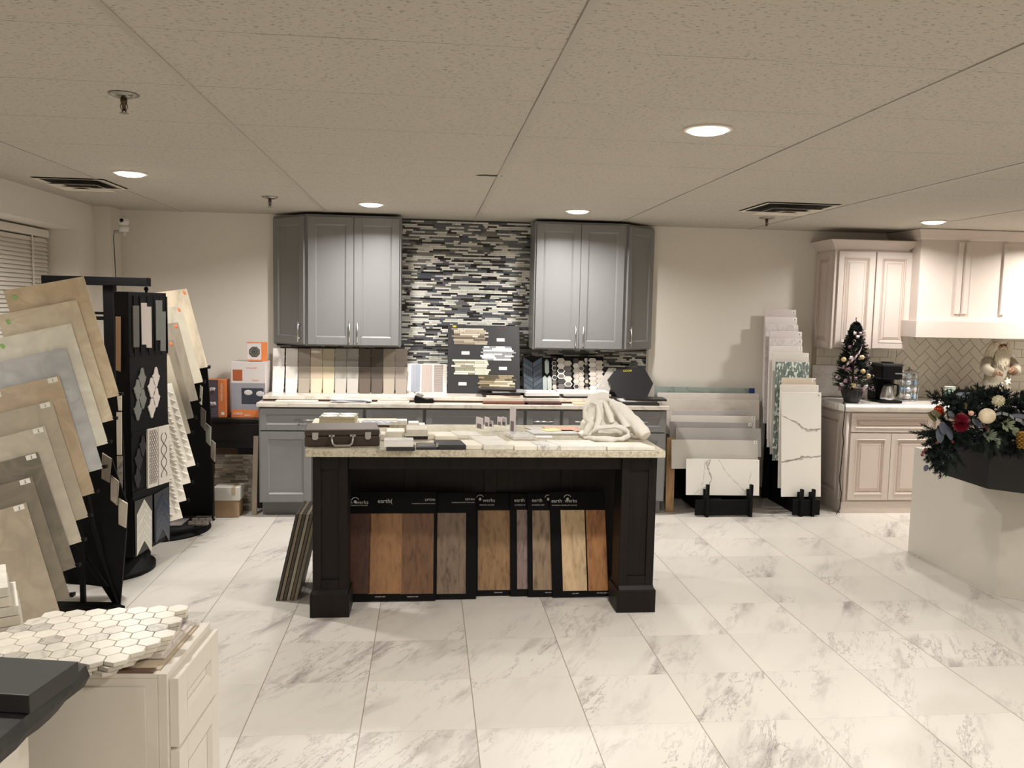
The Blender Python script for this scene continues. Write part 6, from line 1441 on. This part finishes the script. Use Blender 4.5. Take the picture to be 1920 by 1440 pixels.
MB(xf).box(.02, Wc-.02, .022, Dp-.02, z1-.0115, z1-.001).build('top_panel', M_((206, 190, 168), .6), t)
MB(xf).box(.002, .019, .03, Dp-.02, z1-.0015, z1+.003).build('brown_edge_strip', M_((110, 84, 70), .5), t)
# bar mosaic sheet
f = MB(xf); bz = z1+.0005; f.box(.07, Wc-.01, .03, .26, bz, bz+.003, 0)
for i in range(5):
    y0 = .04+.042*i
    for j in range(3): x0 = .08+.068*j; f.box(x0, x0+.06, y0, y0+.03, bz+.003, bz+.008, 1); f.box(x0+.008, x0+.052, y0+.009, y0+.02, bz+.008, bz+.0085, 2)
o = f.build('mosaic_sheet', [M_((222, 214, 206), .5), M_((232, 224, 216), .35), marble((190, 182, 184), (150, 144, 150), 20, .5)], tag=('white framed bar mosaic sheet partly under the hexagon mosaic in the foreground', 'mosaic sheet'))
# hexagon mosaic sheets (three in a stack)
HXM = [marble((238, 232, 220), (206, 200, 190), 6, .3, .35), marble((226, 220, 208), (180, 174, 166), 6, .6, .35), marble((204, 198, 188), (150, 146, 142), 9, .7, .35)]
hc = (Z(75, 1150, .92)+Z(320, 1150, .92)+Z(250, 1240, .92)+Z(5, 1240, .92))/4; R_ = .0262; hc.x -= .035; r = random.Random(2)
for s_ in range(3):
    f = MB(L2W(hc.x+.006*s_-.004, hc.y-.004*s_, 0, radians(2+2*s_))); zz_ = z1+.0095+s_*.0105
    for j in range(-4, 4):
        for i in range(-4, 4):
            cx_ = i*R_*1.78+(R_*.89 if j % 2 else 0)+.03; cy_ = j*R_*1.54+.02
            if (i == -4 and j in (3, 2)) or (i == 3 and j in (-4, -3)): continue
            rr = R_*.985; pts = [(cx_+rr*sin(k*pi/3), cy_+rr*cos(k*pi/3)) for k in range(6)]; f.prism(pts, 2, zz_, zz_+.0095, r.choices((0, 1, 2), (6, 3, 1))[0])
    f.build('hexagon_mosaic_sheet', HXM, None, .0012, tag=('cream marble hexagon mosaic sheet in the left foreground, %s of three' % ('lowest', 'middle', 'top')[s_], 'mosaic sheet', 'stacked hexagon mosaic sheets'))
# white tile stack at the left edge
c = Z(45, 1190, z1); 
for i in range(5):
    x1 = -.004*i-(.012 if i > 2 else 0); MB(L2W(c.x, c.y, 0, radians(27))).box(x1-.2, x1, 0, .2, z1+.001+i*.024, z1+.0235+i*.024).build('marble_tile', WT3 if i % 2 else WT, None, .002, tag=('cream marble tile in the stack at the left picture edge, %s' % ('lowest', 'second from the bottom', 'middle', 'second from the top', 'topmost')[i], 'tile', 'cream marble tiles stacked at the left edge'))
MB().box(-1.4, n0.x-Dp+.02, 1.73, 2.25, .001, z1).build('cabinet', WHITE, None, .003, tag=('white cabinet behind the left foreground tile stack', 'cabinet'))
# dark stone top and cabinet
e0, e1 = Z(165, 1247, .93), Z(0, 1392, .93); dr_ = (e1-e0).normalized(); E2 = e1+dr_*.45
f = MB(); r = random.Random(12); N = 22; top = []; bot = []
for i in range(N+1):
    p = e0.lerp(E2, i/N); o_ = V((dr_.y, -dr_.x, 0))*-1; j = r.uniform(-.004, .004); top.append(p+o_*(-.004+j)); bot.append(p+o_*(j-.008)-V((0, 0, .044+r.uniform(-.004, .004))))
mid = [(a+b_)/2+V((dr_.y, -dr_.x, 0))*-1*(.008+r.uniform(-.003, .003)) for a, b_ in zip(top, bot)]
back = [V((-1.5, e0.y+.0, .93)), V((-1.5, E2.y, .93))]
vs = top+mid+bot+[back[0], back[1], back[0]-V((0, 0, .044)), back[1]-V((0, 0, .044))]; n = N+1; B0 = 3*n
fs = [tuple(range(n))+(B0+1, B0), tuple(range(2*n, 3*n))[::-1]+(B0+2, B0+3)] + [(i+1, i, n+i, n+i+1) for i in range(N)]+[(n+i+1, n+i, 2*n+i, 2*n+i+1) for i in range(N)]
fs += [(0, B0, B0+2, 2*n, n), (N, n+N, 2*n+N, B0+3, B0+1)]
f.add(vs, fs); SLT = granite((46, 46, 46), (56, 56, 55), (38, 38, 40), 60, .55); f.build('stone_countertop', SLT, tag=('dark grey stone slab with chiselled edge in the bottom left corner', 'countertop'))
t = T('base_cabinet', 'white cabinet under the dark chiselled stone slab', 'cabinet', (-1.0, 1.4, 0))
a = V((-.79, 1.66, 0)); a2 = V((-.80, 1.05, 0)); MB().prism([(-1.45, 1.66), (a.x, a.y), (a2.x, a2.y), (-1.45, 1.05)], 2, .001, .884).build('body', WHITE, t, .002)
door(t, L2W(a2.x+.001, a2.y+.01, .06, math.atan2(a.y-a2.y, a.x-a2.x)), .58, .76, [WHITE, WHITE])
b0, b1 = Z(148, 1240, .967), Z(55, 1304, .967); dd = (b0-b1); dd.z = 0; L = dd.length; xf = L2W(b1.x, b1.y, 0, math.atan2(dd.y, dd.x))
MB(xf).box(0, L, 0, .3, .932, .967).build('slate_tile', M_((50, 50, 50), .5, noise=.1, scale=8), None, .002, tag=('thick charcoal stone tile lying on the dark slab in the foreground', 'tile'))
MB(xf).box(-.03, L-.005, .17, .36, .9675, .995).build('slate_tile', M_((36, 36, 38), .5, noise=.1), None, .002, tag=('second charcoal tile on top at the left picture edge', 'tile'))

# ================================================================== WORLD, RENDER SETTINGS
w = bpy.data.worlds.new('world'); sc.world = w; w.use_nodes = True; w.node_tree.nodes['Background'].inputs[0].default_value = (.02, .02, .025, 1); w.node_tree.nodes['Background'].inputs[1].default_value = .3
vs_ = sc.view_settings; vs_.view_transform = 'Standard'; vs_.look = 'None'; vs_.exposure = 0.02; vs_.gamma = 1; vs_.use_curve_mapping = False
try: sc.cycles.max_bounces = 8; sc.cycles.diffuse_bounces = 5
except Exception: pass
